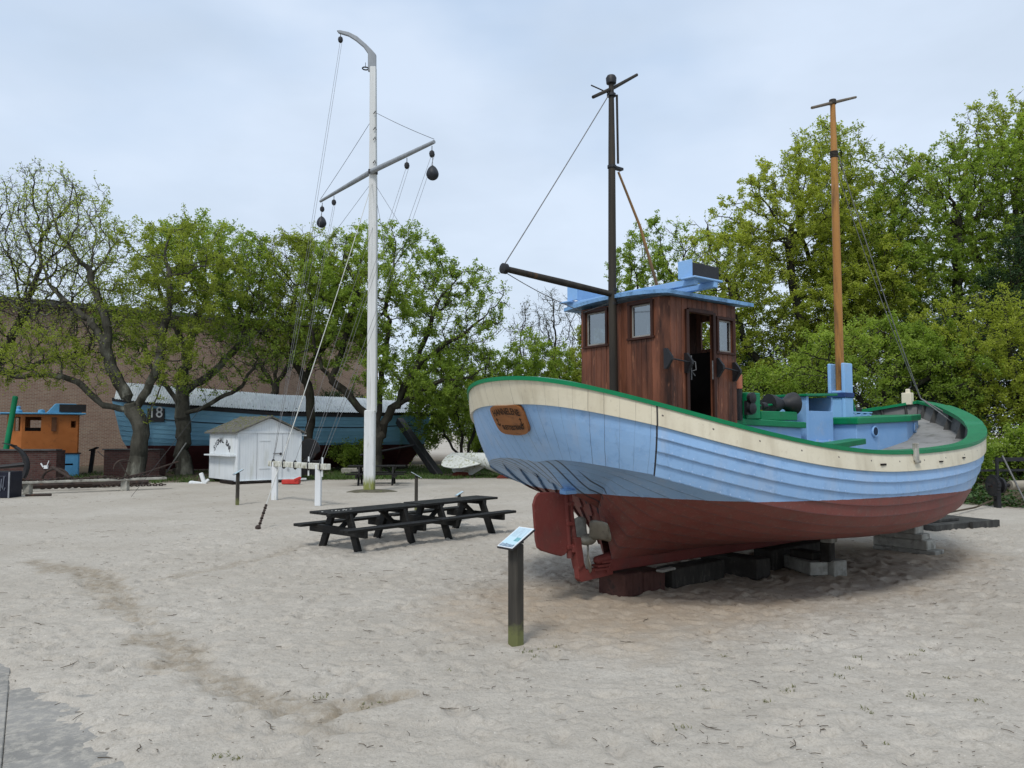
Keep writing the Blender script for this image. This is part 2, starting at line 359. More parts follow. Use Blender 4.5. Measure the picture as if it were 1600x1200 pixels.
# sheer strake: cream band standing a little proud
def creamat():
    m,nt=newmat('cream_hull_paint'); TCN=N(nt,'ShaderNodeTexCoord'); tc=TCN.outputs['Object']; uv=N(nt,'ShaderNodeSeparateXYZ'); LK(nt,TCN.outputs['UV'],uv.inputs[0])
    n1=noise(nt,tc,1.6,5,.6);n2=noise(nt,tc,9,5,.65);st=noise(nt,tc,5,5,.6,(1,1,.15))
    col=mix(nt,ramp(nt,n1,[(.3,0),(.7,1)]),(.585,.525,.385),(.665,.61,.47)); col=mix(nt,ramp(nt,st,[(.50,0),(.74,.75)]),col,(.44,.38,.27)); col=mix(nt,ramp(nt,noise(nt,tc,26,4,.7),[(.60,0),(.70,.4)]),col,(.40,.34,.25)); col=mix(nt,ramp(nt,n2,[(.62,0),(.72,.4)]),col,(.50,.45,.34))
    s=uv.outputs[0]; s2=mathn(nt,'ADD',s,mathn(nt,'MULTIPLY',mathn(nt,'SUBTRACT',n1,.5),.05))
    e=mathn(nt,'ABSOLUTE',mathn(nt,'SUBTRACT',mathn(nt,'FRACT',mathn(nt,'DIVIDE',s2,.155)),.5)); seam=mathn(nt,'MULTIPLY',mathn(nt,'GREATER_THAN',e,.482),mathn(nt,'LESS_THAN',s,SEAMS))
    vis=ramp(nt,noise(nt,tc,2.3,3,.6,(1,1,.5)),[(.38,.1),(.62,.9)]); bt=mathn(nt,'LESS_THAN',mathn(nt,'ABSOLUTE',mathn(nt,'SUBTRACT',s,SEAMS)),.009)
    col=mix(nt,mathn(nt,'MULTIPLY',seam,vis),col,(.10,.08,.06)); col=mix(nt,bt,col,(.03,.025,.02))
    # a few nail holes
    du=mathn(nt,'MULTIPLY',mathn(nt,'SUBTRACT',mathn(nt,'FRACT',mathn(nt,'DIVIDE',s,.52)),.5),.52); dv=mathn(nt,'MULTIPLY',mathn(nt,'SUBTRACT',uv.outputs[1],.45),.22)
    rr=mathn(nt,'ADD',mathn(nt,'MULTIPLY',du,du),mathn(nt,'MULTIPLY',dv,dv)); dot=mathn(nt,'LESS_THAN',rr,.0001); dot=mathn(nt,'MULTIPLY',dot,mathn(nt,'GREATER_THAN',s,SEAMS))
    col=mix(nt,dot,col,(.08,.06,.05))
    h=mathn(nt,'ADD',noise(nt,tc,24,4,.6),mathn(nt,'MULTIPLY',mathn(nt,'ADD',seam,bt),-1.2)); finish(nt,col,.42,h,.35,.006); return m
cr=[(0.02,const(.012),0.02),(0.5,const(.022),.5),(1.0,const(.030),1.0),(1.02,const(0.0),1.02)]
gs=[]
for sd in (1,-1):
    G,U=hull_rows(sd,cr); gs.append((G,U,sd<0))
gridobj('sheer_strake',gs,creamat(),boat,angle=28)
# gunwale cap
def ringpath(side):
    return [(t,side) for t in TS]
loop=[(t,1) for t in TS]+[(t,-1) for t in TS[::-1][1:-1]]
mb=MB(); prof=[]
for t,sd in loop:
    r=rail(t); n=rnorm(t); w=IP(t,[0,.15,.3,.55,.63,.8,1],[.17,.15,.13,.14,.20,.23,.18]); o=.030
    a=r-n*o; b=r+n*w; zz=.014 if .70<t<.86 else 0
    th=.042
    prof.append([B(a.x,sd*a.y,a.z-.010),B(a.x,sd*a.y,a.z+th-.010+zz),B(b.x,sd*b.y,b.z+th-.004+zz),B(b.x,sd*b.y,b.z-.010)])
m=len(prof); mb.add([p for q in prof for p in q],[(i*4+k,i*4+(k+1)%4,((i+1)%m)*4+(k+1)%4,((i+1)%m)*4+k) for i in range(m) for k in range(4)])
mb.build('gunwale',GREEN,boat,smooth=True,angle=30)
# deck and inner bulwark
def deckz(u):
    r=IP(u,[0,.3,.45,1],[.48,.40,.28,.27]); zz=ZM+(ZS-ZM)*((U0-u)/U0)**2 if u<U0 else ZM+(ZB-ZM)*((u-U0)/(1-U0))**2
    return zz-r
DECKM=pm('grey_canvas_deck',(.20,.20,.195),(.28,.28,.27),1.4,.75,.3,30,c3=(.13,.13,.12),c3scale=4,c3lo=.5,c3hi=.7)
def inner(t,z,off):
    r=rail(t);k=knuck(t); f=min(1,max(0,(r.z-z)/(r.z-k.z))); p=r.lerp(k,f)+rnorm(t)*off; p.y=max(.005,p.y); return p
mb=MB(); G=[]
for t in TS[2:-2]:
    u=(1-math.cos(math.pi*t))/2; z=deckz(u); r=inner(t,z,.05)
    G.append([B(r.x,r.y*c,z+.07*(1-c*c)) for c in np.linspace(-1,1,13)])
mb.grid(G); mb.build('deck',DECKM,boat,smooth=True)
BULW=pm('bulwark_inner_grey',(.10,.10,.10),(.17,.17,.165),2,.7,.3,20,c3=(.05,.05,.05),c3scale=5)
mb=MB()
for sd in(1,-1):
    G=[]
    for t in TS[1:-1]:
        n=rnorm(t); a=rail(t)+n*.13; a.y=max(.005,a.y); u=(1-math.cos(math.pi*t))/2
        b_=inner(t,deckz(u),.06); G.append([B(a.x,sd*a.y,a.z-.015),B(b_.x,sd*b_.y,deckz(u)-.02)])
    mb.grid(G)
mb.build('bulwark',BULW,boat,smooth=True)
STAN=pm('stanchion_dark',(.05,.05,.05),(.09,.09,.085),4,.7,.3,20)
for sd in(1,-1):
    for t in(.60,.67,.735,.80,.865,.92):
        n=rnorm(t);r=rail(t)+n*.17;u=(1-math.cos(math.pi*t))/2
        p=r+n*.16
        MB().add([B(q.x,sd*q.y,z) for q,z in((rail(t)+n*.13,r.z-.03),(rail(t)+n*.2,r.z-.03),(rail(t)+n*.29,deckz(u)+.0),(rail(t)+n*.13,deckz(u)-.01))]+
                 [B(q.x+.09,sd*q.y,z) for q,z in((rail(t)+n*.13,r.z-.03),(rail(t)+n*.2,r.z-.03),(rail(t)+n*.29,deckz(u)+.0),(rail(t)+n*.13,deckz(u)-.01))],
                 [(0,1,2,3),(7,6,5,4),(0,4,5,1),(1,5,6,2),(2,6,7,3),(3,7,4,0)]).build('stanchion',STAN,boat)
# keel, deadwood and stem
mb=MB(); kp=[(1.50,.36,.30),(1.58,.29,.44),(4.3,.29,.44),(6.9,.31,.46),(7.85,.42,.56),(8.45,.66,.80),(8.9,1.03,1.16),(9.3,1.72,1.80),(9.64,2.38,2.40)]
G=[]
for x,z0,z1 in kp:
    dx=.0 if x<7 else .07; G.append([B(x,-.065,z1),B(x+dx,-.05,z0),B(x+dx,.05,z0),B(x,.065,z1)])
mb.grid(G,True); n=len(kp)*4; mb.f.append([0,1,2,3]);mb.r.append(.5); mb.f.append([n-4,n-3,n-2,n-1]);mb.r.append(.5)
mb.build('keel',REDK,boat,bevel=.01)
# hull laps seen on the deadwood come from the hull mesh; stern frame
mb=MB()
mb.prism([(1.03,.60),(1.10,.60),(1.20,.34),(1.62,.36),(1.62,.25),(1.12,.22),(1.08,.26)],.075,(0,0,0),(1,0,0),(0,0,1))
mb.prism([(1.00,.72),(1.10,.72),(1.13,.55),(1.15,.42),(1.07,.36),(1.03,.50)],.11,(0,0,0),(1,0,0),(0,0,1))
mb.tube([B(.965,0,1.26),B(1.005,0,.95),B(1.06,0,.6)],[.03,.03,.034],10)
mb.lathe([(.0,-.02),(.05,0),(.055,.07),(.02,.09)],B(1.02,0,.56),(0,0,1),12)
mb.build('stern_frame',REDK,boat,bevel=.006)
mb=MB(); mb.lathe([(.02,0),(.07,.0),(.075,.05),(.045,.06),(.04,.16),(.06,.17),(.06,.2)],B(.93,.0,1.215),(0,0,1),14)
mb.tube([B(1.0,.05,1.25),B(1.02,.06,1.38)],.03,8); mb.box(B(.90,.06,1.235),(.16,.1,.04)); mb.build('rudder_bearing',BLUE,boat,smooth=True)
rud=MB(); out=[(.47,1.20),(.44,1.12),(.455,.95),(.475,.74),(.50,.655),(.55,.62),(.70,.57),(.84,.53),(.90,.545),(.955,.60),(.93,.9),(.905,1.22),(.72,1.24),(.52,1.245)]
rud.prism(out,.035,(0,0,0),(1,0,0),(0,0,1)); ro=rud.build('rudder',REDK,boat,bevel=.008)
MB().tube([B(.905,0,1.24),B(.93,0,.95),B(.975,0,.50)],[.034,.034,.034],12).build('rudder_stock',REDK,ro,smooth=True)
for z in(.62,.88,1.1): MB().box(B(.965-.0*z+.02*(1-z),0,z),(.11,.08,.045)).build('pintle',REDK,ro,bevel=.008)
prop=MB(); prop.lathe([(.02,-.10),(.05,-.07),(.065,0),(.065,.08),(.05,.12)],B(1.22,0,.68),(1,0,0),16)
BRONZE=pm('weathered_bronze',(.17,.16,.13),(.27,.255,.21),9,.5,.3,30,c3=(.10,.085,.065),c3scale=6,metal=.3)
po=prop.build('propeller',BRONZE,boat,smooth=True)
for k,a in enumerate((28,150,268)):
    mb=MB(); G=[]
    for s_ in list(np.linspace(0,.9,9))+[.95,.98,1.0]:
        w=.035+.125*(s_/.58)**1.3 if s_<.58 else .16*max(.0008,1-((s_-.58)/.42)**2)**.5; rr=.05+.33*s_; G0=[]
        for c in np.linspace(-1,1,7):
            ang=R_(a); pitch=R_(52-26*s_); y=w*c; rad=Vector((0,math.cos(ang),math.sin(ang))); tg=Vector((0,-math.sin(ang),math.cos(ang)))
            p=rad*(rr-.04*c*c*s_)+tg*(y*math.cos(pitch))+Vector((1,0,0))*(y*math.sin(pitch)); G0.append(p+Vector(B(1.26,0,.68)))
        G.append(G0)
    mb.grid(G); bo=mb.build('blade',BRONZE,po,smooth=True); sdm=bo.modifiers.new('thick','SOLIDIFY'); sdm.thickness=.014
MB().tube([B(1.3,0,.70),B(1.62,0,.71)],.04,10).build('propeller_shaft',BRONZE,boat,smooth=True)
mb=MB()
for z,l in((.33,.30),(.37,.24),(.41,.16)): mb.box(B(1.56-l/3,.0,z),(l,.12,.03))
mb.lathe([(.0,-.16),(.05,-.12),(.06,.2),(.05,.3)],B(1.5,0,.44),(1,0,.1),12); mb.build('heel_fitting',REDK,boat,bevel=.005)
# name board on the counter
def onsurf(t,row,side,off):
    p=surf(t,row)+snorm(t,row)*off; return B(p.x,side*p.y,p.z)
def nb_pt(a,b,off):   # a: arc metres from the centre (starboard +), b: 0..1 between rows
    s=abs(a); t=float(np.interp(s,arc,TS)); return onsurf(t,b,1 if a>=0 else -1,off)
PLAQ=pm('varnished_name_board',(.20,.075,.022),(.28,.115,.04),5,.35,.2,40,(1,1,3),c3=(.13,.05,.02),c3scale=4)
CARVE=pm('carved_black_lettering',(.02,.012,.008),(.03,.016,.01),5,.6,.1,40)
na,nbn=24,12
def plaque_grid(off,sh=1.0):
    G=[]
    for j in np.linspace(-1,1,nbn+1):
        g=[]
        for i in np.linspace(-1,1,na+1):
            # rounded outline
            x=i;y=j; q=(abs(x)**5+abs(y)**5)**.2 if max(abs(x),abs(y))>0 else 1; k=max(abs(x),abs(y))/q if q>0 else 1
            a=-.03+x*k*.29*sh; b=1.98+y*k*.98*sh; g.append(nb_pt(a,b,off))
        G.append(g)
    return G
G1=plaque_grid(.045);G0=plaque_grid(.005,1.0)
mb=MB(); mb.grid(G1); 
per=lambda G:[G[0][i] for i in range(na)]+[G[j][na] for j in range(nbn)]+[G[nbn][i] for i in range(na,0,-1)]+[G[j][0] for j in range(nbn,0,-1)]
p1,p0=per(G1),per(G0); mb.grid([p1,p0],True); pl=mb.build('name_board',PLAQ,boat,smooth=True)
def board_text(mb,txt,size,a0,b0,sx=1.0,bow=0.0):
    V,Fs=text_mesh(txt,size,.0,.0022); out=[]
    for v in V: out.append(nb_pt(a0+v.x*sx,b0-(v.y+bow*v.x*v.x)/.155,.049+v.z))
    mb.add(out,Fs)
mb=MB(); board_text(mb,'HANNELENE',.098,-.03,1.72,.86,-.35); board_text(mb,'SLETTESTRAND',.058,-.0,2.68,.98,.0)
for sgn in(-1,1):   # small carved anchors
    c=-.03+sgn*.215; bb=2.15
    for (x0,y0,x1,y1) in((0,.04,0,-.04),(-.022,.024,.022,.024),(0,-.04,-.03,-.015),(0,-.04,.03,-.015)):
        A=nb_pt(c+x0,bb-y0/.155,.047);Bb=nb_pt(c+x1,bb-y1/.155,.047); mb.tube([A,Bb],.004,5)
mb.build('board_lettering',CARVE,pl)
# small fittings on the starboard side
for t,w,hh in((.408,.10,.02),(.49,.08,.015),(.531,.06,.015)):
    mb=MB(); mb.box(onsurf(t,.62 if t<.56 else .45,1,.022),(w,.03,hh),Matrix.Rotation(-.0,3,'Z')); mb.build('scupper',DARKIN,boat)
mb=MB(); p=onsurf(.452,.25,1,.03); mb.box(p+Vector((0,0,.06)),(.085,.04,.20)); mb.box(p+Vector((0,-.02,-.05)),(.10,.03,.03)); mb.build('fender_cleat',CONC,boat,bevel=.006)

# ---------------- wheelhouse
wx0,wx1,wy=1.79,3.07,.72; wz0,wz1=1.45,3.44
wh=MB(); WT=.035
def wall(mb,o,ux,width,z0,z1f,opens,bw=.088,th=WT,inn=0):
    """vertical boards along ux from o; openings as (a,b,z0,z1)"""
    ux=Vector(ux).normalized(); nz=ux.cross(Vector((0,0,1)))
    cuts={0.0,width}
    for a,b,_,_ in opens: cuts|={a,b}
    cs=sorted(cuts); edges=[]
    for a,b in zip(cs[:-1],cs[1:]):
        k=max(1,round((b-a)/bw)); edges+=[(a+(b-a)*i/k,a+(b-a)*(i+1)/k) for i in range(k)]
    for a,b in edges:
        m=(a+b)/2; zt=z1f(m) ; segs=[(z0,zt)]
        for oa,ob,oz0,oz1 in opens:
            if oa<m<ob: segs=[(z0,oz0),(oz1,zt)]
        r=random.random()
        for s0,s1 in segs:
            if s1-s0<.02: continue
            c=Vector(o)+ux*m; c.z=(s0+s1)/2; M=Matrix((ux,nz,Vector((0,0,1)))).transposed()
            j=random.uniform(-.0015,.0015)
            mb.box(c+nz*j,(b-a-.004,th,s1-s0),M,r)
zt=lambda m:wz1
W=wy*2
# aft face: runs from port to starboard at x=wx0
Ax=B(wx0,-wy+.09,0); Ax.z=0
win1=(.07,.44,2.96,3.40-.02); win2=(.93-.09,1.17-.0,3.0,3.385)
wall(wh,(wx0,wy-.07,0),(0,-1,0),W-.14,wz0,zt,[(.10,.45,2.97,3.385),(.86,1.18,3.0,3.385)])
# starboard side face at y=+wy (boat) -> blender -wy
dz0,dz1=1.55,3.285; d0,d1=2.15-wx0,2.60-wx0
wall(wh,(wx0+.07,-wy,0),(1,0,0),wx1-wx0-.07,wz0,zt,[(d0-.07,d1-.07,dz0,dz1),(.85,1.12,2.86,3.25)])
# port side
wall(wh,(wx1,wy,0),(-1,0,0),wx1-wx0-.07,wz0,zt,[(.18,.50,2.72,3.22),(.62,1.02,2.70,3.25)])
# forward face
wall(wh,(wx1,-wy+.04,0),(0,1,0),W-.08,wz0,zt,[(.12,.46,2.95,3.3),(.80,1.20,2.95,3.3)])
# chamfered corner boards
for sy in(1,-1):
    mb_=wh; mb_.prism([(0,0),(.085,.085),(.085+.03,.085-.02),(.0+.02,-.03)],wz1-wz0,(wx0-.012,-sy*(wy-.075),(wz0+wz1)/2),(1,0,0),(0,-sy,0),.25)
wo=wh.build('wheelhouse',MAHOG,boat,bevel=.003)
# lining keeps the inside dark
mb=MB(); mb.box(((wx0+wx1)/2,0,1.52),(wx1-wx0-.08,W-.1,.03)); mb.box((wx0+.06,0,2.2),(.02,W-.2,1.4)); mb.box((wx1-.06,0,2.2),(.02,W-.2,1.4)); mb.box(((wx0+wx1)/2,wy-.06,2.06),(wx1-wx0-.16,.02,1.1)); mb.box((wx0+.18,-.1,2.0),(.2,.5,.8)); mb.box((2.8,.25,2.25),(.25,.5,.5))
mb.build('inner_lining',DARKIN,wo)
# roof: crowned slab
mb=MB(); G=[];H2=[]
for x in np.linspace(wx0-.12,wx1+.20,6):
    G.append([Vector((x,y,wz1+.045+.05*(1-(y/.85)**2))) for y in np.linspace(-.86,.86,15)])
    H2.append([Vector((x,y,wz1+.002+.05*(1-(y/.85)**2))) for y in np.linspace(-.86,.86,15)])
mb.grid(G);mb.grid([r[::-1] for r in H2]); mb.grid([G[0],H2[0]]);mb.grid([G[-1],H2[-1]]);mb.grid([[g[0] for g in G],[h[0] for h in H2]]);mb.grid([[g[-1] for g in G],[h[-1] for h in H2]])
ROOFB=pm('roof_blue_paint',(.13,.26,.46),(.20,.38,.62),4,.5,.3,25,c3=(.04,.09,.14),c3scale=7,c3lo=.5,c3hi=.7)
mb.build('roof',ROOFB,wo)
# light boards on cross beams
mb=MB(); mb.box((1.93,0,3.565),(.07,2.10,.075)); mb.box((2.20,-.0,3.555),(.07,2.22,.07)); mb.box((2.07,-1.02,3.60),(.5,.20,.022)); mb.box((2.07,1.02,3.60),(.5,.20,.022))
mb.build('light_board_beam',BLUE,wo,bevel=.006)
for sd in(1,-1):
    q=MB(); q.box((1.89,-sd*.93,3.715),(.025,.19,.20)); q.box((2.15,-sd*.845,3.70),(.52,.02,.185)) if sd<0 else None
    ob=q.build('light_board',BLUE,wo,bevel=.004)
MB().box((2.14,-1.01,3.70),(.48,.02,.17)).build('light_screen',IRON,wo,bevel=.004)
# window frames and panes
def window(o,ux,a,b,z0,z1,face,fw=.035,hang=0,sash=None):
    """frame round an opening, on the outer face; o = wall origin"""
    ux=Vector(ux).normalized(); nz=ux.cross(Vector((0,0,1))); o=Vector(o); M=Matrix((ux,nz,Vector((0,0,1)))).transposed(); q=MB()
    for (ca,cz,sa,sz) in((a-fw/2,(z0+z1)/2,fw,z1-z0+.02),(b+fw/2,(z0+z1)/2,fw,z1-z0+.02),((a+b)/2,z1+fw/2,b-a+2*fw+.01,fw),((a+b)/2,z0-.014,b-a+2*fw+.03,.028)):
        c=o+ux*ca; c.z=cz; q.box(c+nz*(WT/2+.012),(sa,.03,sz),M)
    q.build('window_frame',MAHOGD,wo,bevel=.003)
    c=o+ux*((a+b)/2); c.z=(z0+z1)/2
    g=MB(); s=.018
    for (ca,cz,sa,sz) in((a+s/2+.004,(z0+z1)/2,s,z1-z0-.01),(b-s/2-.004,(z0+z1)/2,s,z1-z0-.01),((a+b)/2,z1-s/2-.004,b-a-2*s-.01,s),((a+b)/2,z0+s/2+.004,b-a-2*s-.01,s)):
        cc=o+ux*ca; cc.z=cz; g.box(cc-nz*.004,(sa,.014,sz),M)
    g.build('window_sash',pm('grey_sash',(.20,.19,.17),(.33,.32,.29),8,.6,.2,30),wo)
    MB().box(c-nz*.006,(b-a-.04,.005,z1-z0-.04),M).build('window_pane',GLASS,wo)
oa=(wx0,wy-.07,0)
window(oa,(0,-1,0),.10,.45,2.97,3.385,0); window(oa,(0,-1,0),.86,1.18,3.0,3.385,0)
osd=(wx0+.07,-wy,0); window(osd,(1,0,0),.85,1.12,2.86,3.25,0)
mb=MB()
for x in(d0-.07-.02,d1-.07+.02):
    c=Vector(osd)+Vector((x,0,0)); mb.box((c.x,c.y-.028,(dz0+dz1)/2),(.05,.035,dz1-dz0+.06))
mb.box((wx0+(d0+d1)/2,-wy-.028,dz1+.025),(d1-d0+.0,.035,.045)); mb.build('door_frame',MAHOGD,wo,bevel=.004)
mb=MB(); mb.box((wx0+d0+.02,-wy+.24,(dz0+dz1)/2),(.03,.40,dz1-dz0-.06)); mb.build('door',MAHOGD,wo,bevel=.004)
mb=MB()
hz=[(1.72,2.72),(2.13,2.69),(2.64,2.665),(3.03,2.63)]
for (a,za),(b,zb) in((hz[0],hz[1]),(hz[2],hz[3])):
    q=MB(); q.tube([(a+.02,-wy-.10,za),(b-.02,-wy-.10,zb)],.009,8)
    for x,z,s in((a+.03,za,1),(b-.03,zb,-1)):
        q.prism([(.055,.02),(.055,-.02),(-.02,-.115),(-.058,-.115),(-.058,.115),(-.02,.115)],.035,(x,-wy-.075,z),(0,-1,0),(0,0,1))
    q.build('hand_rail',IRON,wo)
mb=MB()
mb.tube([(2.19,-wy-.035,2.78),(2.19,-wy-.035,2.5)],.008,6); MB().tube([(2.56,-wy-.05,2.74),(2.56,-wy-.05,2.52)],.008,6).build('door_handle',WIRE,wo)
mb.tube([(2.2,-wy-.03,2.72),(2.27,-wy-.03,2.71),(2.28,-wy-.03,2.62),(2.2,-wy-.03,2.60),(2.26,-wy-.03,2.55)],.007,6); mb.build('door_latch',WIRE,wo)
# ---------------- after mast, boom, rigging
MASTD=pm('tarred_mast',(.020,.017,.014),(.045,.038,.028),3,.55,.3,30,(3,3,.4),c3=(.11,.06,.025),c3scale=2,c3lo=.6,c3hi=.72)
mb=MB(); mb.tube([(1.70,0,1.5),(1.68,0,3.6),(1.69,0,5.3),(1.69,0,6.12)],[.052,.049,.042,.031],14); 
mst=mb.build('after_mast',MASTD,boat,smooth=True)
MB().lathe([(.03,0),(.06,.015),(.066,.08),(.05,.11),(.01,.12)],(1.69,0,6.12),(0,0,1),14).build('mast_cap',IRON,mst,smooth=True)
MB().tube([(1.38,0,5.88),(1.74,0,6.10),(2.15,0,6.38)],[.02,.022,.018],8).build('yard',MASTD,mst,smooth=True)
mb=MB(); mb.tube([(1.755,-.03,6.0),(1.765,-.03,5.15)],.014,8); mb.tube([(1.40,.05,6.05),(1.7,0,6.0)],.008,6); mb.build('antenna_pole',MASTD,mst)
for z in(5.99,5.1,3.6,3.43):
    mb=MB(); mb.lathe([(.035,-.02),(.056,-.015),(.056,.015),(.035,.02)],(1.69,0,z),(0,0,1),12)
    if z==5.1: mb.box((1.80,0,5.1),(.12,.06,.03))
    mb.build('mast_band',IRON,mst)
mb=MB(); mb.tube([(.06,0,3.64),(.9,0,3.59),(1.64,0,3.545)],[.034,.040,.036],12); bo=mb.build('boom',MASTD,boat,smooth=True)
MB().lathe([(.03,-.03),(.058,-.02),(.058,.03),(.02,.045)],(.06,0,3.64),(-1,0,.02),12).build('boom_end',IRON,bo,smooth=True)
def sagline(a,b,sag,n=10):
    a=Vector(a);b=Vector(b); return [a.lerp(b,k/n)-Vector((0,0,sag*4*(k/n)*(1-k/n))) for k in range(n+1)]
MB().tube(sagline((.06,0,3.69),(1.64,0,5.97),.01),.006,6).build('topping_lift',WIRE,boat)
MB().tube([(1.80,0,5.06),(2.18,0,4.44),(2.58,.0,3.50)],[.014,.017,.022],8).build('stay_pole',pm('pine_stay_pole',(.10,.075,.05),(.36,.19,.07),1.2,.6,.2,30),boat,smooth=True)
MB().tube(sagline((.07,0,3.60),(wx0-.05,.55,3.40),.03)+sagline((wx0-.05,-.3,3.52),(wx0-.05,-.72,3.44),.02),.005,5).build('guy_line',WIRE,boat)
# ---------------- deck gear amidships
mb=MB(); mb.box((3.97,.05,1.82),(1.9,1.0,.36)); co=mb.build('engine_casing',BLUE,boat,bevel=.008)
MB().box((3.97,.05,2.02),(1.98,1.12,.085),Matrix.Rotation(R_(1.5),3,'Y')).build('casing_coaming',GREEN,co,bevel=.01)
mb=MB(); mb.box((3.72,-.35,2.24),(.30,.34,.34)); wn_=mb.build('winch_gearbox',GREEN,boat,bevel=.01)
mb=MB(); mb.tube([(3.55,-.56,2.12),(3.55,-.56,2.30)],.055,10); mb.lathe([(.02,-.03),(.07,-.02),(.075,.03),(.03,.05)],(3.55,-.60,2.33),(0,-1,0),14); mb.lathe([(.02,-.03),(.07,-.02),(.075,.03),(.03,.05)],(3.55,-.60,2.20),(0,-1,0),14); mb.build('chain_wheel',IRON,wn_,smooth=True)
mb=MB(); mb.box((4.45,-.25,2.12),(.85,.35,.12)); mb.tube([(3.9,-.3,2.24),(4.9,-.3,2.30)],.018,8)
mb2=MB(); mb2.lathe([(.05,-.26),(.15,-.25),(.13,-.15),(.065,-.02),(.085,.05),(.15,.14),(.16,.2),(.05,.21)],(4.72,-.30,2.29),(1,-.25,.05),20); mb2.lathe([(.02,0),(.05,.01),(.05,.10),(.02,.11)],(4.2,-.30,2.25),(1,0,.05),12)
mb2.tube([(4.2,-.3,2.2),(4.2,-.3,2.33)],.02,6)
mb.build('winch_bed',GREEN,boat,bevel=.008); mb2.build('winch_drum',IRON,boat,smooth=True)
mb=MB(); mb.lathe([(.05,0),(.05,.5)],(3.42,-.50,2.05),(0,0,1),10); mb.build('exhaust_pipe',IRON,boat,smooth=True)
MB().lathe([(.056,0),(.056,.18),(.02,.19)],(3.42,-.50,2.45),(0,0,1),12).build('exhaust_cowl',pm('faded_orange',(.40,.13,.07),(.5,.2,.12),5,.6),boat,smooth=True)
# companion cabinet
cx0,cx1,cy=5.08,5.82,.42
mb=MB(); mb.box((cx0+.03,-cy,2.04),(.06,.05,.76)); mb.box(((cx0+cx1)/2,-cy,1.98),(cx1-cx0-.06,.03,.44)); mb.box(((cx0+cx1)/2,-cy-.02,1.69),(cx1-cx0-.04,.035,.17),Matrix.Rotation(R_(12),3,'X'))
mb.box(((cx0+cx1)/2,-cy+.02,1.68),(cx1-cx0,.03,.2)); mb.box(((cx0+cx1)/2,-cy+.52,2.02),(cx1-cx0,.04,.8)); mb.box((cx1-.02,-cy+.25,2.02),(.04,.5,.78)); mb.box((cx0+.02,-cy+.27,2.02),(.036,.5,.78))
cb=mb.build('companion_cabinet',BLUE,boat,bevel=.005)
MB().box(((cx0+cx1)/2,-cy+.25,2.435),(cx1-cx0+.08,.62,.035),Matrix.Rotation(R_(-2),3,'Y')).build('cabinet_lid',GREEN,cb,bevel=.006)
for dx_ in(-.15,.18): MB().box(((cx0+cx1)/2+dx_,-cy-.045,1.775),(.05,.012,.03)).build('hinge',pm('pale_blue_fitting',(.3,.42,.6),(.4,.5,.65),5,.5),cb)
mb=MB(); mb.box(((cx0+cx1)/2,-cy+.24,1.80),(cx1-cx0-.1,.44,.5)); mb.build('cabinet_inside',DARKIN,cb)
# tabernacle and fore mast
px=6.80
mb=MB(); mb.box((px-.0,-.115,2.30),(.26,.055,1.38)); mb.box((px,.115,2.30),(.26,.055,1.38)); mb.box((px-.0,0,2.08),(.24,.175,.95))
mb.prism([(.12,1.62),(.52,1.62),(.47,1.78),(.30,2.05),(.20,2.30),(.12,2.42)],.19,(px,0,0),(1,0,0),(0,0,1))
tb=mb.build('mast_tabernacle',BLUE,boat,bevel=.012)
MB().box((px,0,2.48),(.29,.31,.085)).build('tabernacle_band',pm('dark_blue_paint',(.012,.035,.12),(.02,.05,.16),4,.5),tb,bevel=.01)
MB().prism([(.53,1.64),(.49,1.79),(.32,2.06),(.22,2.31),(.14,2.44),(.17,2.46),(.25,2.32),(.35,2.08),(.52,1.80),(.56,1.66)],.20,(px,0,0),(1,0,0),(0,0,1)).build('bracket_cap',GREEN,tb)
PINE=pm('varnished_pine_mast',(.30,.135,.035),(.40,.20,.06),1.3,.45,.25,30,(3,3,.35),c3=(.12,.065,.03),c3scale=2.2,c3lo=.5,c3hi=.66,c4=(.2,.09,.03))
mb=MB(); mb.tube([(px,0,2.55),(px+.0,0,4.2),(px,0,6.3),(px,0,7.26)],[.066,.064,.055,.040],16); fm=mb.build('fore_mast',PINE,boat,smooth=True)
MB().tube([(6.17,0,7.02),(6.82,0,7.28),(7.55,0,7.57)],[.022,.026,.02],8).build('yard',pm('grey_spar',(.10,.08,.06),(.17,.14,.10),4,.6),fm,smooth=True)
MB().lathe([(.05,-.03),(.06,-.02),(.055,.05),(.02,.06)],(px,0,7.27),(0,0,1),10).build('mast_cap',MASTD,fm)
mb=MB()
mb.lathe([(.056,-.012)]+[((.066 if k%2 else .059),.012*k) for k in range(1,8)]+[(.066,.095)],(px,0,6.36),(0,0,1),14)
mb.build('mast_lashing',MASTD,fm)
mb=MB(); 
mb.tube(sagline((px+.05,-.05,6.38),(8.62,-.42,2.48),.10,14),.009,6); mb.tube(sagline((px+.06,.03,6.30),(8.62,-.42,2.46),.16,14),.006,6)
mb.tube([(8.62,-.42,2.47),(8.50,-1.0,2.03)],.010,6); mb.tube([(8.62,-.42,2.47),(8.75,-.93,2.10)],.012,6); mb.build('forestay',WIRE,boat)
MB().lathe([(.02,-.03),(.035,0),(.02,.03)],(8.72,-.96,2.12),(0,0,1),8).build('turnbuckle',IRON,boat)
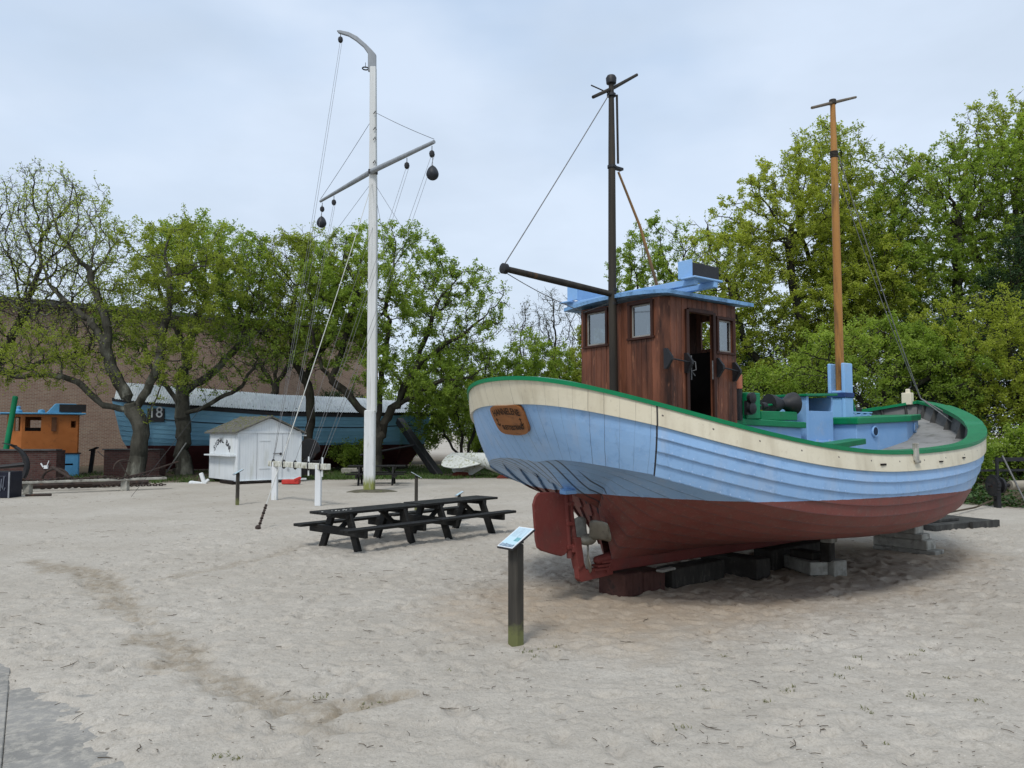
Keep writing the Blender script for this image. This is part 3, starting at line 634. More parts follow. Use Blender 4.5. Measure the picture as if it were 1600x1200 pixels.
# fore cabin (trunk) with portholes
CZ0,CZ1=1.58,2.02
plan=[(5.95,.70),(7.50,.70),(8.55,.40),(8.55,-.40),(7.50,-.70),(5.95,-.70)]
mb=MB(); n=len(plan)
def zc(x): return IP(x,[5.9,8.6],[2.04,2.13])
mb.add([B(x,y,CZ0) for x,y in plan]+[B(x,y,zc(x)) for x,y in plan],[tuple(range(n)),tuple(range(n,2*n))[::-1]]+[(i,(i+1)%n,n+(i+1)%n,n+i) for i in range(n)])
fc=mb.build('fore_cabin',BLUE,boat,bevel=.006)
mb=MB(); P2=[(x+ (.05 if x>7 else (-.05 if x<6 else 0)),y*1.07) for x,y in plan]
mb.add([B(x,y,zc(x)-.03) for x,y in P2]+[B(x,y,zc(x)+.07) for x,y in P2],[tuple(range(n)),tuple(range(n,2*n))[::-1]]+[(i,(i+1)%n,n+(i+1)%n,n+i) for i in range(n)])
mb.build('cabin_roof',GREEN,fc,bevel=.012)
def porthole(c,nrm,tilt=0):
    q=MB(); q.lathe([(.062,0),(.085,.0),(.088,.02),(.075,.035),(.062,.03)],c,nrm,20); q.build('porthole_ring',BLUE,fc,smooth=True)
    q=MB(); q.lathe([(.061,.0),(.061,.034)],c,nrm,20); q.build('porthole_glass',pm('dark_glass',(.02,.03,.06),(.03,.05,.08),3,.15),fc)
porthole(B(6.45,.70,1.91),B(0,1,0)); porthole(B(8.10,.528,1.97),B(.275,.962,0))
mb=MB(); mb.box(B(7.25,.05,2.155),(.62,.12,.06)); 
for k in(-1,0,1): mb.box(B(7.25+k*.2,.05,2.19),(.09,.12,.05))
mb.box(B(7.25,.05,2.215),(.66,.13,.02)); mb.build('skylight_rack',BLUE,fc,bevel=.004)
MB().lathe([(.05,0),(.052,.14),(.06,.145),(.06,.2),(.03,.21)],(7.75,.22,2.10),(0,0,1),14).build('vent_pipe',IRON,fc,smooth=True)
# plank lying on the rail, bow fittings
MB().bar(B(4.0,1.32,1.72),B(5.22,1.10,1.775),.22,.075).build('side_plank',GREEN,boat,bevel=.008)
mb=MB(); mb.box((9.36,.14,2.50),(.12,.17,.22)); mb.box((9.38,.14,2.64),(.06,.07,.08)); mb.build('stem_head',CREAM,boat,bevel=.01)
MB().tube([(9.36,.16,2.64),(9.44,.10,2.73),(9.38,.08,2.80)],.012,6).build('stem_hook',IRON,boat)
mb=MB(); mb.lathe([(.03,-.02),(.05,0),(.03,.12),(.045,.13)],B(8.55,1.02,1.98),(0,0,1),10); mb.build('mooring_bitt',GREEN,boat,smooth=True)

# ---------------------------------------------------------------- blocking under the keel
def bw(x,ys,z=0): 
    return Matrix.Translation((BX,BY,0))@Matrix.Rotation(BH,4,'Z')@B(x,ys,z)
REDBLK=pm('red_stained_timber',(.045,.018,.014),(.085,.04,.032),5,.85,.5,40,(3,1,1),c3=(.03,.02,.017),c3scale=5)
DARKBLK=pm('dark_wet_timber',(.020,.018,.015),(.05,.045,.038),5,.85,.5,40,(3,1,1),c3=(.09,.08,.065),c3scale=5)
def block(label,x,ys,z0,size,mat,rot=0,group=None,name='timber_block'):
    p=bw(x,ys,z0); q=MB(); q.box((0,0,size[2]/2),size); o=q.build(name,mat,None,bevel=.012); o.location=p; o.rotation_euler=(0,0,BH+R_(rot)); return tag(o,label,'timber block',group)
block('short reddish timber block directly under the aft end of the keel, nearest the propeller',1.78,.00,0,(.34,.40,.265),REDBLK,4)
block('reddish brown timber behind the first block under the keel heel',2.16,.02,0,(.36,.36,.25),REDBLK,-3)
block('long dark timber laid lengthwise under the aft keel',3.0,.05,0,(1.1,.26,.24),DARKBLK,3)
block('thin pale wedge board poking out over the dark keel timber',2.28,.26,.25,(.30,.10,.03),CONC,8)
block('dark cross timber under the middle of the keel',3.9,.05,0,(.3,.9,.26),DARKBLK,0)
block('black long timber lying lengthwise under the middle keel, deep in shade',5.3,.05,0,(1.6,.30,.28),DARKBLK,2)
block('pale grey stone-like timber lying crosswise on sand under the near side of the hull',4.78,.52,.02,(.26,.78,.17),CONC,-28)
block('square pale block end, nearest and rightmost of the middle stack',4.86,.93,0,(.24,.2,.21),CONC,-12)
block('round-edged dark log piece lying on the pale crosswise timber',4.82,.55,.19,(.24,.40,.10),DARKBLK,-10)
block('thin dark board on the bottom of the middle stack',4.80,.66,.0,(.42,.5,.02),DARKBLK,-20)
block('upright dark block below the small pale cap of the middle stack',4.78,.88,.19,(.15,.14,.25),DARKBLK,5)
block('small pale cap block touching the hull above the middle stack',4.78,.90,.44,(.17,.16,.105),CONC,5)
block('wide flat grey timber at the bottom of the forward stack',7.72,.55,0,(.36,.95,.07),CONC,4)
block('thick grey timber, second from the bottom of the forward stack',7.70,.50,.07,(.30,.85,.15),CONC,0)
block('flat grey timber, second from the top of the forward stack',7.68,.52,.22,(.30,.66,.09),CONC,3)
block('top grey timber of the forward stack right against the red hull',7.66,.50,.31,(.26,.55,.14),CONC,-3)
#PART2

# ================================================================ ground
def axis(dense,ext,grow=1.12):
    a=list(dense); s=a[-1]-a[-2]
    while a[-1]<ext[1]: s*=grow; a.append(a[-1]+s)
    s=a[1]-a[0]
    while a[0]>ext[0]: s*=grow; a.insert(0,a[0]-s)
    return np.array(a)
xs=axis(np.arange(-8.5,10.5,.036),(-900,900),1.09)
yy=[2.6]
while yy[-1]<36: yy.append(yy[-1]+max(.028,.0038*yy[-1]))
ys=axis(yy,(-60,1500),1.14)
X,Y=np.meshgrid(xs,ys)
near=ss(60,20,Y)*ss(60,25,np.abs(X))
Z=(vn(X,Y,.35,1)-.5)*.05*near+(vn(X,Y,1.3,2)-.5)*.022*near+(vn(X,Y,4.5,3)-.5)*.014*near
Z+=(vn(X+.7*vn(X,Y,3,9),Y,9,4)-.5)*.018*ss(25,10,Y)
# trampled hollows
r2=np.random.default_rng(3)
fp=ss(0,.35,vn(X,Y,.6,11)-.25)
for (n,a0,a1,b0,b1,S0) in((3200,-8.4,10.4,3.2,17,1.0),(9000,-8.4,10.4,3.2,15,.42)):
    fx=r2.uniform(a0,a1,n); fy=b0+(b1-b0)*r2.random(n)**.9; an=r2.uniform(0,math.pi,n); sc=r2.uniform(.5,1.2,n)*S0
    for i in range(n):
        i0,i1=np.searchsorted(xs,(fx[i]-.35,fx[i]+.35)); j0,j1=np.searchsorted(ys,(fy[i]-.35,fy[i]+.35))
        if i1<=i0 or j1<=j0: continue
        dx=X[j0:j1,i0:i1]-fx[i]; dy=Y[j0:j1,i0:i1]-fy[i]; u=dx*math.cos(an[i])+dy*math.sin(an[i]); v=-dx*math.sin(an[i])+dy*math.cos(an[i])
        q=(u/(.13*sc[i]))**2+(v/(.06*sc[i]))**2
        Z[j0:j1,i0:i1]+= (-.023*np.exp(-q*q*.8)+.011*np.exp(-(np.sqrt(q)-1.45)**2*5))*sc[i]*(1.25 if S0<1 else 1)
# masks: R brown trail / damp, G soil and litter under trees, B warm sand below the boat
def segd(px_,py_,pts):
    d=np.full(px_.shape,1e9)
    for (ax,ay),(bx,by) in zip(pts[:-1],pts[1:]):
        t=np.clip(((px_-ax)*(bx-ax)+(py_-ay)*(by-ay))/((bx-ax)**2+(by-ay)**2),0,1); d=np.minimum(d,np.hypot(px_-ax-t*(bx-ax),py_-ay-t*(by-ay)))
    return d
TR=[tuple(gp(*p)[:2]) for p in((55,878),(150,900),(205,955),(300,1030),(420,1100),(500,1130))]
dtr=segd(X,Y,TR); nz_=vn(X,Y,2.5,21)*.6+vn(X,Y,8,22)*.4
mR=.85*ss(.32,.02,dtr+(nz_-.5)*.55)*(.35+.65*ss(.2,.5,vn(X,Y,1.6,26)*.5+vn(X,Y,9,27)*.5+.1))
TR2=[tuple(gp(*p)[:2]) for p in((530,1112),(600,1095),(640,1085))]; mR=np.maximum(mR,ss(.16,.03,segd(X,Y,TR2)+(nz_-.5)*.3))
TR3=[tuple(gp(*p)[:2]) for p in((250,905),(420,870),(470,855))]; mR=np.maximum(mR,.5*ss(.18,.03,segd(X,Y,TR3)+(nz_-.5)*.3))
Z-=mR*.022; Z+=mR*(vn(X,Y,14,23)-.5)*.05
edge=np.interp(X,[-60,-16,-12,-8,-4,0,2.2,6,10.2,11.5,13,20,80],[27,27,28.6,30.5,31.0,31.5,30,27,21.8,20.8,19.6,16.5,10])
edge=edge+(vn(X,Y,.8,31)-.5)*1.6+(vn(X,Y,3,32)-.5)*.6
mG=ss(-.6,.9,Y-edge)
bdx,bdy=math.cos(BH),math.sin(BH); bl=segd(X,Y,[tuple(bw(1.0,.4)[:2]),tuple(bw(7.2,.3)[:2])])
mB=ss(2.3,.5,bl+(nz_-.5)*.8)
Z-=mB*.015
# paving corner: sand thins out over it
PV=[tuple(gp(*p)[:2]) for p in((-60,960),(-5,1000),(55,1060),(110,1110),(150,1150),(175,1230))]
def inside_pave(x,y):
    pts=sorted(PV,key=lambda p:p[1]); yx=np.array([p[1] for p in pts]); xx=np.array([p[0] for p in pts]); return np.interp(y,yx,xx)-x   # >0 inside (to the left)
ip=inside_pave(X,Y)+(vn(X,Y,1.8,41)-.5)*.25+(vn(X,Y,7,42)-.5)*.22+(vn(X,Y,17,43)-.5)*.22
pave=ss(-.25,.22,ip); Z=Z*(1-pave*.6)-pave*.06*ss(9,6,Y)
Z+=.02*ss(0,1,pave)*0
Z=np.where(Y>60,Z*0,Z); Z+= .9*ss(60,200,Y)*0
# gentle earth bank under the right-hand thicket
Z+=.35*ss(1.0,7,Y-edge)*ss(9,12,X)
nx,ny=len(xs),len(ys); V=np.stack([X,Y,Z],-1).reshape(-1,3)
ii,jj=np.meshgrid(np.arange(nx-1),np.arange(ny-1)); b=(jj*nx+ii).ravel(); Q=np.stack([b,b+1,b+nx+1,b+nx],-1)
def sandmat():
    m,nt=newmat('trodden_sand'); tc=N(nt,'ShaderNodeTexCoord').outputs['Object']
    at_=N(nt,'ShaderNodeAttribute',attribute_name='mask'); s=N(nt,'ShaderNodeSeparateColor'); LK(nt,at_.outputs['Color'],s.inputs[0])
    n1=noise(nt,tc,.45,5,.6);n2=noise(nt,tc,3.5,6,.7);n3=noise(nt,tc,70,3,.6)
    c=mix(nt,ramp(nt,n1,[(.35,0),(.65,1)]),(.400,.366,.312),(.475,.443,.388)); c=mix(nt,ramp(nt,n2,[(.42,.0),(.72,.55)]),c,(.335,.305,.26))
    c=mix(nt,ramp(nt,n3,[(.35,.35),(.55,0)]),c,(.28,.25,.21)); c=mix(nt,ramp(nt,noise(nt,tc,24,5,.75),[(.32,.65),(.50,0)]),c,(.27,.245,.205)); c=mix(nt,ramp(nt,noise(nt,tc,9,5,.75,(1,1.6,1)),[(.60,0),(.75,.55)]),c,(.56,.53,.47))
    # coarse dark specks: shell and bark crumbs
    v=N(nt,'ShaderNodeTexVoronoi'); v.inputs['Scale'].default_value=9; LK(nt,tc,v.inputs['Vector'])
    sp=mathn(nt,'LESS_THAN',v.outputs['Distance'],mathn(nt,'MULTIPLY',ramp(nt,noise(nt,tc,1.7,3),[(.45,0),(.7,1)]),.13)); c=mix(nt,mathn(nt,'MULTIPLY',sp,.75),c,(.10,.085,.065))
    v2=N(nt,'ShaderNodeTexVoronoi'); v2.inputs['Scale'].default_value=15; LK(nt,tc,v2.inputs['Vector'])
    sp=mathn(nt,'LESS_THAN',v2.outputs['Distance'],.06); c=mix(nt,mathn(nt,'MULTIPLY',sp,.7),c,(.7,.68,.62))
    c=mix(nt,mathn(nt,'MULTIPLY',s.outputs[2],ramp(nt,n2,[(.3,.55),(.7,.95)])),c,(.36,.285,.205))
    c=mix(nt,mathn(nt,'MULTIPLY',s.outputs[0],ramp(nt,noise(nt,tc,11,4,.7),[(.35,.25),(.6,.9)])),c,(.23,.19,.135))
    soil=mix(nt,ramp(nt,noise(nt,tc,6,5,.7),[(.35,0),(.65,1)]),(.06,.048,.033),(.155,.13,.095)); c=mix(nt,s.outputs[1],c,soil)
    n4=noise(nt,tc,16,5,.65); h=mathn(nt,'ADD',mathn(nt,'MULTIPLY',n4,1.0),mathn(nt,'MULTIPLY',n3,.35)); h=mathn(nt,'ADD',h,mathn(nt,'MULTIPLY',n2,1.2))
    finish(nt,c,.95,h,.75,.026,spec=.08); return m
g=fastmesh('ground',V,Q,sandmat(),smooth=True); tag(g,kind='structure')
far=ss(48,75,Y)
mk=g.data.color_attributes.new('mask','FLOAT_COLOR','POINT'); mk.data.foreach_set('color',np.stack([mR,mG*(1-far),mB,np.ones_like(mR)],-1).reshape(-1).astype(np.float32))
def gz(x,y):
    i=int(np.clip(np.searchsorted(xs,x)-1,0,nx-2)); j=int(np.clip(np.searchsorted(ys,y)-1,0,ny-2)); return float(Z[j:j+2,i:i+2].mean())
GZ=Z
# paving slabs
def pavemat():
    m,nt=newmat('concrete_paving'); tc=N(nt,'ShaderNodeTexCoord').outputs['Object']; n1=noise(nt,tc,1.2,5,.6);n2=noise(nt,tc,14,5,.7)
    c=mix(nt,ramp(nt,n1,[(.35,0),(.65,1)]),(.20,.195,.18),(.28,.27,.25)); c=mix(nt,ramp(nt,n2,[(.46,0),(.66,.8)]),c,(.40,.375,.325))
    finish(nt,c,.9,n2,.5,.02,spec=.2); return m
mb=MB(); aa=R_(32)
ux=Vector((math.cos(aa),math.sin(aa),0)); uy=Vector((-math.sin(aa),math.cos(aa),0)); base=gp(60,1160)
for i in range(-6,3):
    for j in range(-5,6):
        c=base+ux*(i*1.0+.32)+uy*(j*.5+.12)
        if float(inside_pave(np.array(c.x),np.array(c.y)))<-.45: continue
        M=Matrix((ux,uy,Vector((0,0,1)))).transposed(); mb.box((c.x,c.y,-.078+random.uniform(-.003,.003)),(.995,.494,.08),M)
tag(mb.build('pavement',pavemat(),bevel=.006),kind='structure')

# ---------------------------------------------------------------- loose litter (stuff)
def litter(name,pts,lens,wid,mat,label,cat,hgt=.004):
    n=len(pts); V=[];Q=[];rn=[]
    for k in range(n):
        x,y=pts[k];z=gz(x,y)+.005+hgt; a=random.uniform(0,math.pi*2) if random.random()<.55 else random.uniform(-.5,.5); l=lens[k]; w=wid*random.uniform(.6,1.4)
        d=Vector((math.cos(a),math.sin(a),random.uniform(-.08,.08))); s_=Vector((-d.y,d.x,0)); p=Vector((x,y,z)); bend=s_*l*random.uniform(-.18,.18)
        P=[p-d*l/2,p+bend,p+d*l/2]; b0=len(V)
        for q in P: V+=[tuple(q-s_*w/2),tuple(q+s_*w/2),tuple(q+Vector((0,0,w*.9)))]
        for i in range(2):
            for e in range(3): Q.append((b0+i*3+e,b0+i*3+(e+1)%3,b0+i*3+3+(e+1)%3,b0+i*3+3+e))
        rn+=[random.random()]*6
    o=fastmesh(name,V,Q,mat,rnd=rn); return tag(o,label,cat,kind='stuff')
TWIG=pm('dry_twig',(.055,.042,.03),(.12,.095,.065),9,.9,.3,40,rnd=.6)
pts=[];ln=[]
while len(pts)<2300:
    y=3.3+22*random.random()**1.8; x=random.uniform(-.72,.72)*y
    if float(vn(np.array(x),np.array(y),.8,77))<random.random()*.75: continue
    pts.append((x,y)); ln.append(random.choice([.012,.015,.02,.03,.04,.05,.08])*random.uniform(.7,1.3)*(1.6 if y>9 else 1))
litter('twig_litter',pts,ln,.0035,TWIG,'scattered dark twigs and bark crumbs lying on the sand','twigs')
big=[(900,435,.28),(560,213,.25)]
pts=[tuple(gp(*p)[:2]) for p in((450,1080),(665,1090),(575,988),(215,1174),(420,1140),(1110,1140),(1240,1168),(1520,1032),(1180,1070),(1290,995),(980,1008),(60,975),(110,1040),(700,1110),(345,935),(270,960),(1010,970),(1460,950))]
for k,(x,y) in enumerate(pts):
    a=random.uniform(-1.4,1.4); l=random.uniform(.07,.2); d=Vector((math.cos(a),math.sin(a),0)); z=gz(x,y)+.012; p=Vector((x,y,z)); s_=Vector((-d.y,d.x,0))
    q=MB(); q.tube([p-d*l/2,p-d*l*.1+s_*.015*random.choice((-1,1)),p+d*l*.25,p+d*l/2+s_*.02],[.0025,.003,.0025,.0012],6); q.tube([p,p+d*l*.2+s_*l*.2],[.002,.001],5)
    o=q.build('fallen_twig',TWIG); tag(o,'bent brown twig lying on the open sand','twig','fallen twigs on the sand')
def bladeobj(name,spots,n,h,rad,mat,label,cat,kind='stuff',wid=.004):
    V=[];Q=[];rn=[]
    for (x,y,sc) in spots:
        for _ in range(int(n*sc)):
            r=rad*sc*math.sqrt(random.random());a=random.uniform(0,6.28);bx,by=x+r*math.cos(a),y+r*math.sin(a);z=gz(bx,by)
            hh=h*random.uniform(.4,1.2);t=random.uniform(0,6.28);lean=hh*random.uniform(.2,.9);w=wid*random.uniform(.7,1.4)
            d=Vector((math.cos(t),math.sin(t),0));s_=Vector((-d.y,d.x,0));p=Vector((bx,by,z-.01)); b0=len(V)
            for f,wf in((0,1),(.5,.8),(1,.15)):
                q=p+Vector((0,0,hh*f*(1-.25*f)))+d*lean*f*f; V+=[tuple(q-s_*w*wf),tuple(q+s_*w*wf)]
            Q+=[(b0,b0+1,b0+3,b0+2),(b0+2,b0+3,b0+5,b0+4)]; rn+=[random.random()]*2
    if V: return tag(fastmesh(name,V,Q,mat,rnd=rn),label,cat,kind=kind)
def leafmat(name,c1,c2,c3,trans=.35):
    m,nt=newmat(name); a=N(nt,'ShaderNodeAttribute',attribute_name='rnd').outputs['Fac']
    r=N(nt,'ShaderNodeValToRGB'); e=r.color_ramp.elements; e.new(.5); e[0].color=(*c1,1); e[1].color=(*c2,1); e[2].color=(*c3,1); e[0].position=0;e[1].position=.5;e[2].position=1; LK(nt,a,r.inputs[0])
    p=N(nt,'ShaderNodeBsdfPrincipled'); LK(nt,r.outputs[0],p.inputs['Base Color']); p.inputs['Roughness'].default_value=.55; p.inputs['Specular IOR Level'].default_value=.3
    t=N(nt,'ShaderNodeBsdfTranslucent'); hs=mix(nt,1.0,r.outputs[0],(1.3,1.35,.6),'MULTIPLY'); LK(nt,hs,t.inputs[0])
    x=N(nt,'ShaderNodeMixShader'); x.inputs[0].default_value=trans; LK(nt,p.outputs[0],x.inputs[1]); LK(nt,t.outputs[0],x.inputs[2]); o=N(nt,'ShaderNodeOutputMaterial'); LK(nt,x.outputs[0],o.inputs[0]); return m
GRASS=leafmat('grass_blades',(.045,.085,.02),(.07,.13,.03),(.11,.16,.05),.3)
DRYG=leafmat('dry_grass',(.10,.11,.04),(.15,.16,.06),(.22,.20,.10),.3)
sp=[]
for p in((1350,1108),(1230,1080),(1310,1060),(1240,1075),(1060,1075),(1100,1080),(1360,1115),(1425,1022),(1525,1095),(1430,1085),(1230,1018),(1330,1045),(565,1105),(590,1100),(850,1015),(820,1022),(835,1030),(870,1012),(1340,1030),(1440,1018),(1130,1028),(500,1090),(345,1180),(370,1185),(700,1050),(1385,1165),(1065,1140),(1200,1095),(1480,1060)):
    q=gp(*p); sp.append((q.x,q.y,random.uniform(.25,.8)))
bladeobj('sparse_grass',sp,40,.035,.09,DRYG,'tiny pale tufts of grass sprouting from the sand','grass')

# ================================================================ trees
BARK=pm('oak_bark',(.016,.015,.011),(.045,.040,.030),5,.9,.8,18,(1,1,.35),c3=(.06,.07,.04),c3scale=2.2,c3lo=.55,c3hi=.7,bdist=.03,spec=.2)
BARKP=pm('pale_lichened_bark',(.030,.029,.022),(.095,.09,.072),4,.9,.8,14,(1,1,.35),c3=(.19,.19,.155),c3scale=1.6,c3lo=.54,c3hi=.66,bdist=.03,spec=.2)
LEAF_Y=leafmat('spring_oak_leaves',(.16,.20,.036),(.28,.335,.058),(.44,.49,.12),.5)
LEAF_G=leafmat('fresh_green_leaves',(.13,.20,.034),(.24,.335,.055),(.40,.49,.11),.5)
LEAF_O=leafmat('yellow_green_leaves',(.19,.235,.036),(.32,.37,.054),(.48,.51,.11),.5)
LEAF_D=leafmat('dark_ivy_leaves',(.014,.034,.014),(.03,.065,.022),(.065,.11,.03),.2)
LEAF_B=leafmat('bare_buds',(.07,.085,.035),(.10,.11,.045),(.15,.15,.07),.3)
def grow(seed,stems,env,natt,step=.32,di=2.6,dk=.55,maxit=70,jit=.28,up=.05):
    """space colonisation: stems = polylines [(x,y,z)..] with parent links; env = [(cx,cy,cz,rx,ry,rz,weight)]"""
    rg=np.random.default_rng(seed); P=[];par=[]
    for st in stems:
        prev=st.get('from',-1)
        pts=st['p']
        if prev==-1 and P and 'join' in st:
            j=np.array(st['join']); prev=int(np.argmin([np.sum((p-j)**2) for p in P]))
        for k,p in enumerate(pts):
            p=np.array(p,float)
            if prev>=0:
                a=P[prev]; n=max(1,int(np.linalg.norm(p-a)/step))
                for i in range(1,n+1):
                    q=a+(p-a)*i/n
                    if i<n: q=q+rg.normal(0,.055,3)
                    P.append(q);par.append(prev);prev=len(P)-1
            else: P.append(p);par.append(-1);prev=len(P)-1
    A=[]
    W=np.array([e[6] for e in env],float);W/=W.sum()
    for e,w in zip(env,W):
        k=int(natt*w); v=rg.normal(size=(k,3)); v/=np.linalg.norm(v,axis=1)[:,None]; r=rg.random(k)**(1/2.2); A.append(np.array(e[:3])+v*r[:,None]*np.array(e[3:6]))
    A=np.concatenate(A); A=A[A[:,2]>.6]
    P=[np.array(p) for p in P]; PA=np.array(P); d=np.full(len(A),1e9);idx=np.zeros(len(A),int)
    for c0 in range(0,len(PA),200):
        D=np.linalg.norm(A[:,None]-PA[None,c0:c0+200],axis=2); m=D.min(1); i=D.argmin(1)+c0; u=m<d; d[u]=m[u]; idx[u]=i[u]
    alive=np.ones(len(A),bool)
    for it in range(maxit):
        act=alive&(d<di)
        if not act.any(): 
            di*=1.5
            if di>12: break
            continue
        ids=idx[act]; dirs=A[act]-PA[ids]; dirs/=np.linalg.norm(dirs,axis=1)[:,None]+1e-9
        un,inv=np.unique(ids,return_inverse=True); S=np.zeros((len(un),3)); np.add.at(S,inv,dirs); S/=np.linalg.norm(S,axis=1)[:,None]+1e-9
        S+=rg.normal(0,jit,S.shape); S[:,2]+=up; S/=np.linalg.norm(S,axis=1)[:,None]+1e-9
        new=PA[un]+S*step*rg.uniform(.7,1.15,(len(un),1)); b=len(PA); PA=np.concatenate([PA,new]); par+=list(un)
        D=np.linalg.norm(A[:,None]-new[None],axis=2); m=D.min(1); i=D.argmin(1)+b; u=m<d; d[u]=m[u]; idx[u]=i[u]
        alive&=d>dk
        if len(PA)>9000: break
    return PA,np.array(par)
def radii(PA,par,R0,tip=.006,ex=2.25):
    n=len(PA); acc=np.zeros(n); nch=np.zeros(n,int)
    for i in range(n-1,-1,-1):
        if acc[i]==0: acc[i]=tip**ex
        if par[i]>=0: acc[par[i]]+=acc[i]; nch[par[i]]+=1
    r=acc**(1/ex); k=(R0-tip)/(r[0]-tip); r=tip+(r-tip)*(k if k<1.6 else 1.6)
    r=np.where(r>tip*3,tip*3+(r-tip*3)*((R0-tip*3)/(r[0]-tip*3)),r); return r,nch
def limbs(PA,par,r,flare=1.35,nsd=6):
    ch=np.where(par>=0)[0]; p=par[ch]; main=np.full(len(PA),-1); best=np.zeros(len(PA))
    for c,q in zip(ch,p):
        if r[c]>best[q]: best[q]=r[c]; main[q]=c
    D=np.zeros_like(PA); D[ch]=PA[ch]-PA[p]; D[0]=D[main[0]] if main[0]>=0 else (0,0,1); D/=np.linalg.norm(D,axis=1)[:,None]+1e-9
    ism=main[p]==ch; dp=np.where(ism[:,None],D[p],D[ch]); rp=np.where(ism,r[p],r[ch]*1.12)
    def ring(c,d,rad):
        ref=np.array([.31,.9,.17]); x=np.cross(d,ref); x/=np.linalg.norm(x,axis=1)[:,None]+1e-9; y=np.cross(x,d); t=np.arange(nsd)*2*np.pi/nsd
        return c[:,None]+(x[:,None]*np.cos(t)[None,:,None]+y[:,None]*np.sin(t)[None,:,None])*rad[:,None,None]
    fl=lambda z,rr: rr*(1+ (flare-1)*np.exp(-np.maximum(z,0)/.35)*(rr>.12))
    A=ring(PA[p],dp,fl(PA[p][:,2],rp)); Bq=ring(PA[ch],D[ch],fl(PA[ch][:,2],r[ch])); n=len(ch)
    V=np.concatenate([A,Bq],1).reshape(-1,3); b=(np.arange(n)*2*nsd)[:,None]; k=np.arange(nsd); Q=np.stack([b+k,b+(k+1)%nsd,b+nsd+(k+1)%nsd,b+nsd+k],-1).reshape(-1,4)
    return V,Q,D
def tree_mesh(seed,stems,env,natt,R0,leaves,lsize,bark,leafm,base=(0,0,0),twigs=2,lsp=.13,step=.32,dk=.55,lfilt=None,vardark=0,nsd=6,tip=.011,clump=1.2):
    PA,par=grow(seed,stems,env,natt,step=step,dk=dk); r,nch=radii(PA,par,R0,tip); rg=np.random.default_rng(seed+99)
    V,Q,D=limbs(PA,par,r,nsd=nsd)
    # fine twigs
    thin=np.where((r<tip*3.2)&(par>=0))[0]; T=np.repeat(thin,twigs); n=len(T)
    d=D[T]*.7+rg.normal(0,.6,(n,3)); d[:,2]+=.12; d/=np.linalg.norm(d,axis=1)[:,None]; ln=rg.uniform(.18,.5,n)
    a=PA[T]; m=a+d*ln[:,None]*.5+rg.normal(0,.03,(n,3)); d2=d+rg.normal(0,.4,(n,3)); d2/=np.linalg.norm(d2,axis=1)[:,None]; e=m+d2*ln[:,None]*.5
    def tri(c,dd,rad):
        x=np.cross(dd,[.2,.9,.3]);x/=np.linalg.norm(x,axis=1)[:,None]+1e-9;y=np.cross(x,dd);t=np.arange(3)*2*np.pi/3
        return c[:,None]+(x[:,None]*np.cos(t)[None,:,None]+y[:,None]*np.sin(t)[None,:,None])*rad
    TV=np.concatenate([tri(a,d,.010),tri(m,d,.007),tri(e,d2,.0035)],1).reshape(-1,3); b=(np.arange(n)*9)[:,None]; k=np.arange(3)
    TQ=np.concatenate([np.stack([b+s*3+k,b+s*3+(k+1)%3,b+s*3+3+(k+1)%3,b+s*3+3+k],-1).reshape(-1,4) for s in(0,1)]); 
    Q=np.concatenate([Q,TQ+len(V)]);V=np.concatenate([V,TV])
    # leaves in clumps on the twig ends
    cen=np.concatenate([m,e]); w=np.ones(len(cen))
    f=vn(cen[:,0]+cen[:,2]*.7,cen[:,1]+cen[:,2]*.5,.75,seed)*.65+vn(cen[:,0]*1.3,cen[:,2]*1.3,1.9,seed+5)*.35; w*=ss(.30,.62,f)**clump+.06
    if lfilt is not None: w*=lfilt(cen)
    w/=w.sum(); pick=rg.choice(len(cen),leaves,p=w); c=cen[pick]+rg.normal(0,lsp*.5,(leaves,3))
    nr=rg.normal(size=(leaves,3)); nr[:,2]=np.abs(nr[:,2])+.4; nr/=np.linalg.norm(nr,axis=1)[:,None]; u=np.cross(nr,rg.normal(size=(leaves,3))); u/=np.linalg.norm(u,axis=1)[:,None]+1e-9; v=np.cross(nr,u)
    s=lsize*rg.uniform(.55,1.25,(leaves,1)); droop=nr*s*.25
    LV=np.stack([c-u*s*.5-droop,c+v*s*.30,c+u*s*.5-droop,c-v*s*.30],1).reshape(-1,3); LQ=np.arange(leaves*4).reshape(-1,4)
    rnd=np.clip(.5*rg.random(leaves)+.5*vn(c[:,0]*1.0+c[:,2],c[:,1]+c[:,2]*.6,.9,seed+8)+.1*(c[:,2]-c[:,2].mean())/4,0,1)
    return (V,Q),(LV,LQ,rnd)
TREES=[]
def tree(name,label,cat,x,y,seed,stems,env,natt,R0,leaves,lsize,bark,leafm,group=None,rz=0,**k):
    leaves=int(leaves*(1.45 if x<7 else 1.25)); lsize*=.92; clump_=k.setdefault('clump',1.2 if x<7 else 2.0)
    o=thing(name,label,cat,(x,y,gz(x,y)-.05),rz,group); (V,Q),(LV,LQ,rn)=tree_mesh(seed,stems,env,natt,R0,leaves,lsize,bark,leafm,**k)
    fastmesh('trunk',V,Q,bark,o,smooth=True)
    if leaves: fastmesh('crown',LV,LQ,leafm,o,rnd=rn)
    return o
def S(*p,join=None):
    d={'p':[tuple(q) for q in p]}
    if join: d['join']=join
    return d
GL='oaks round the sand square'

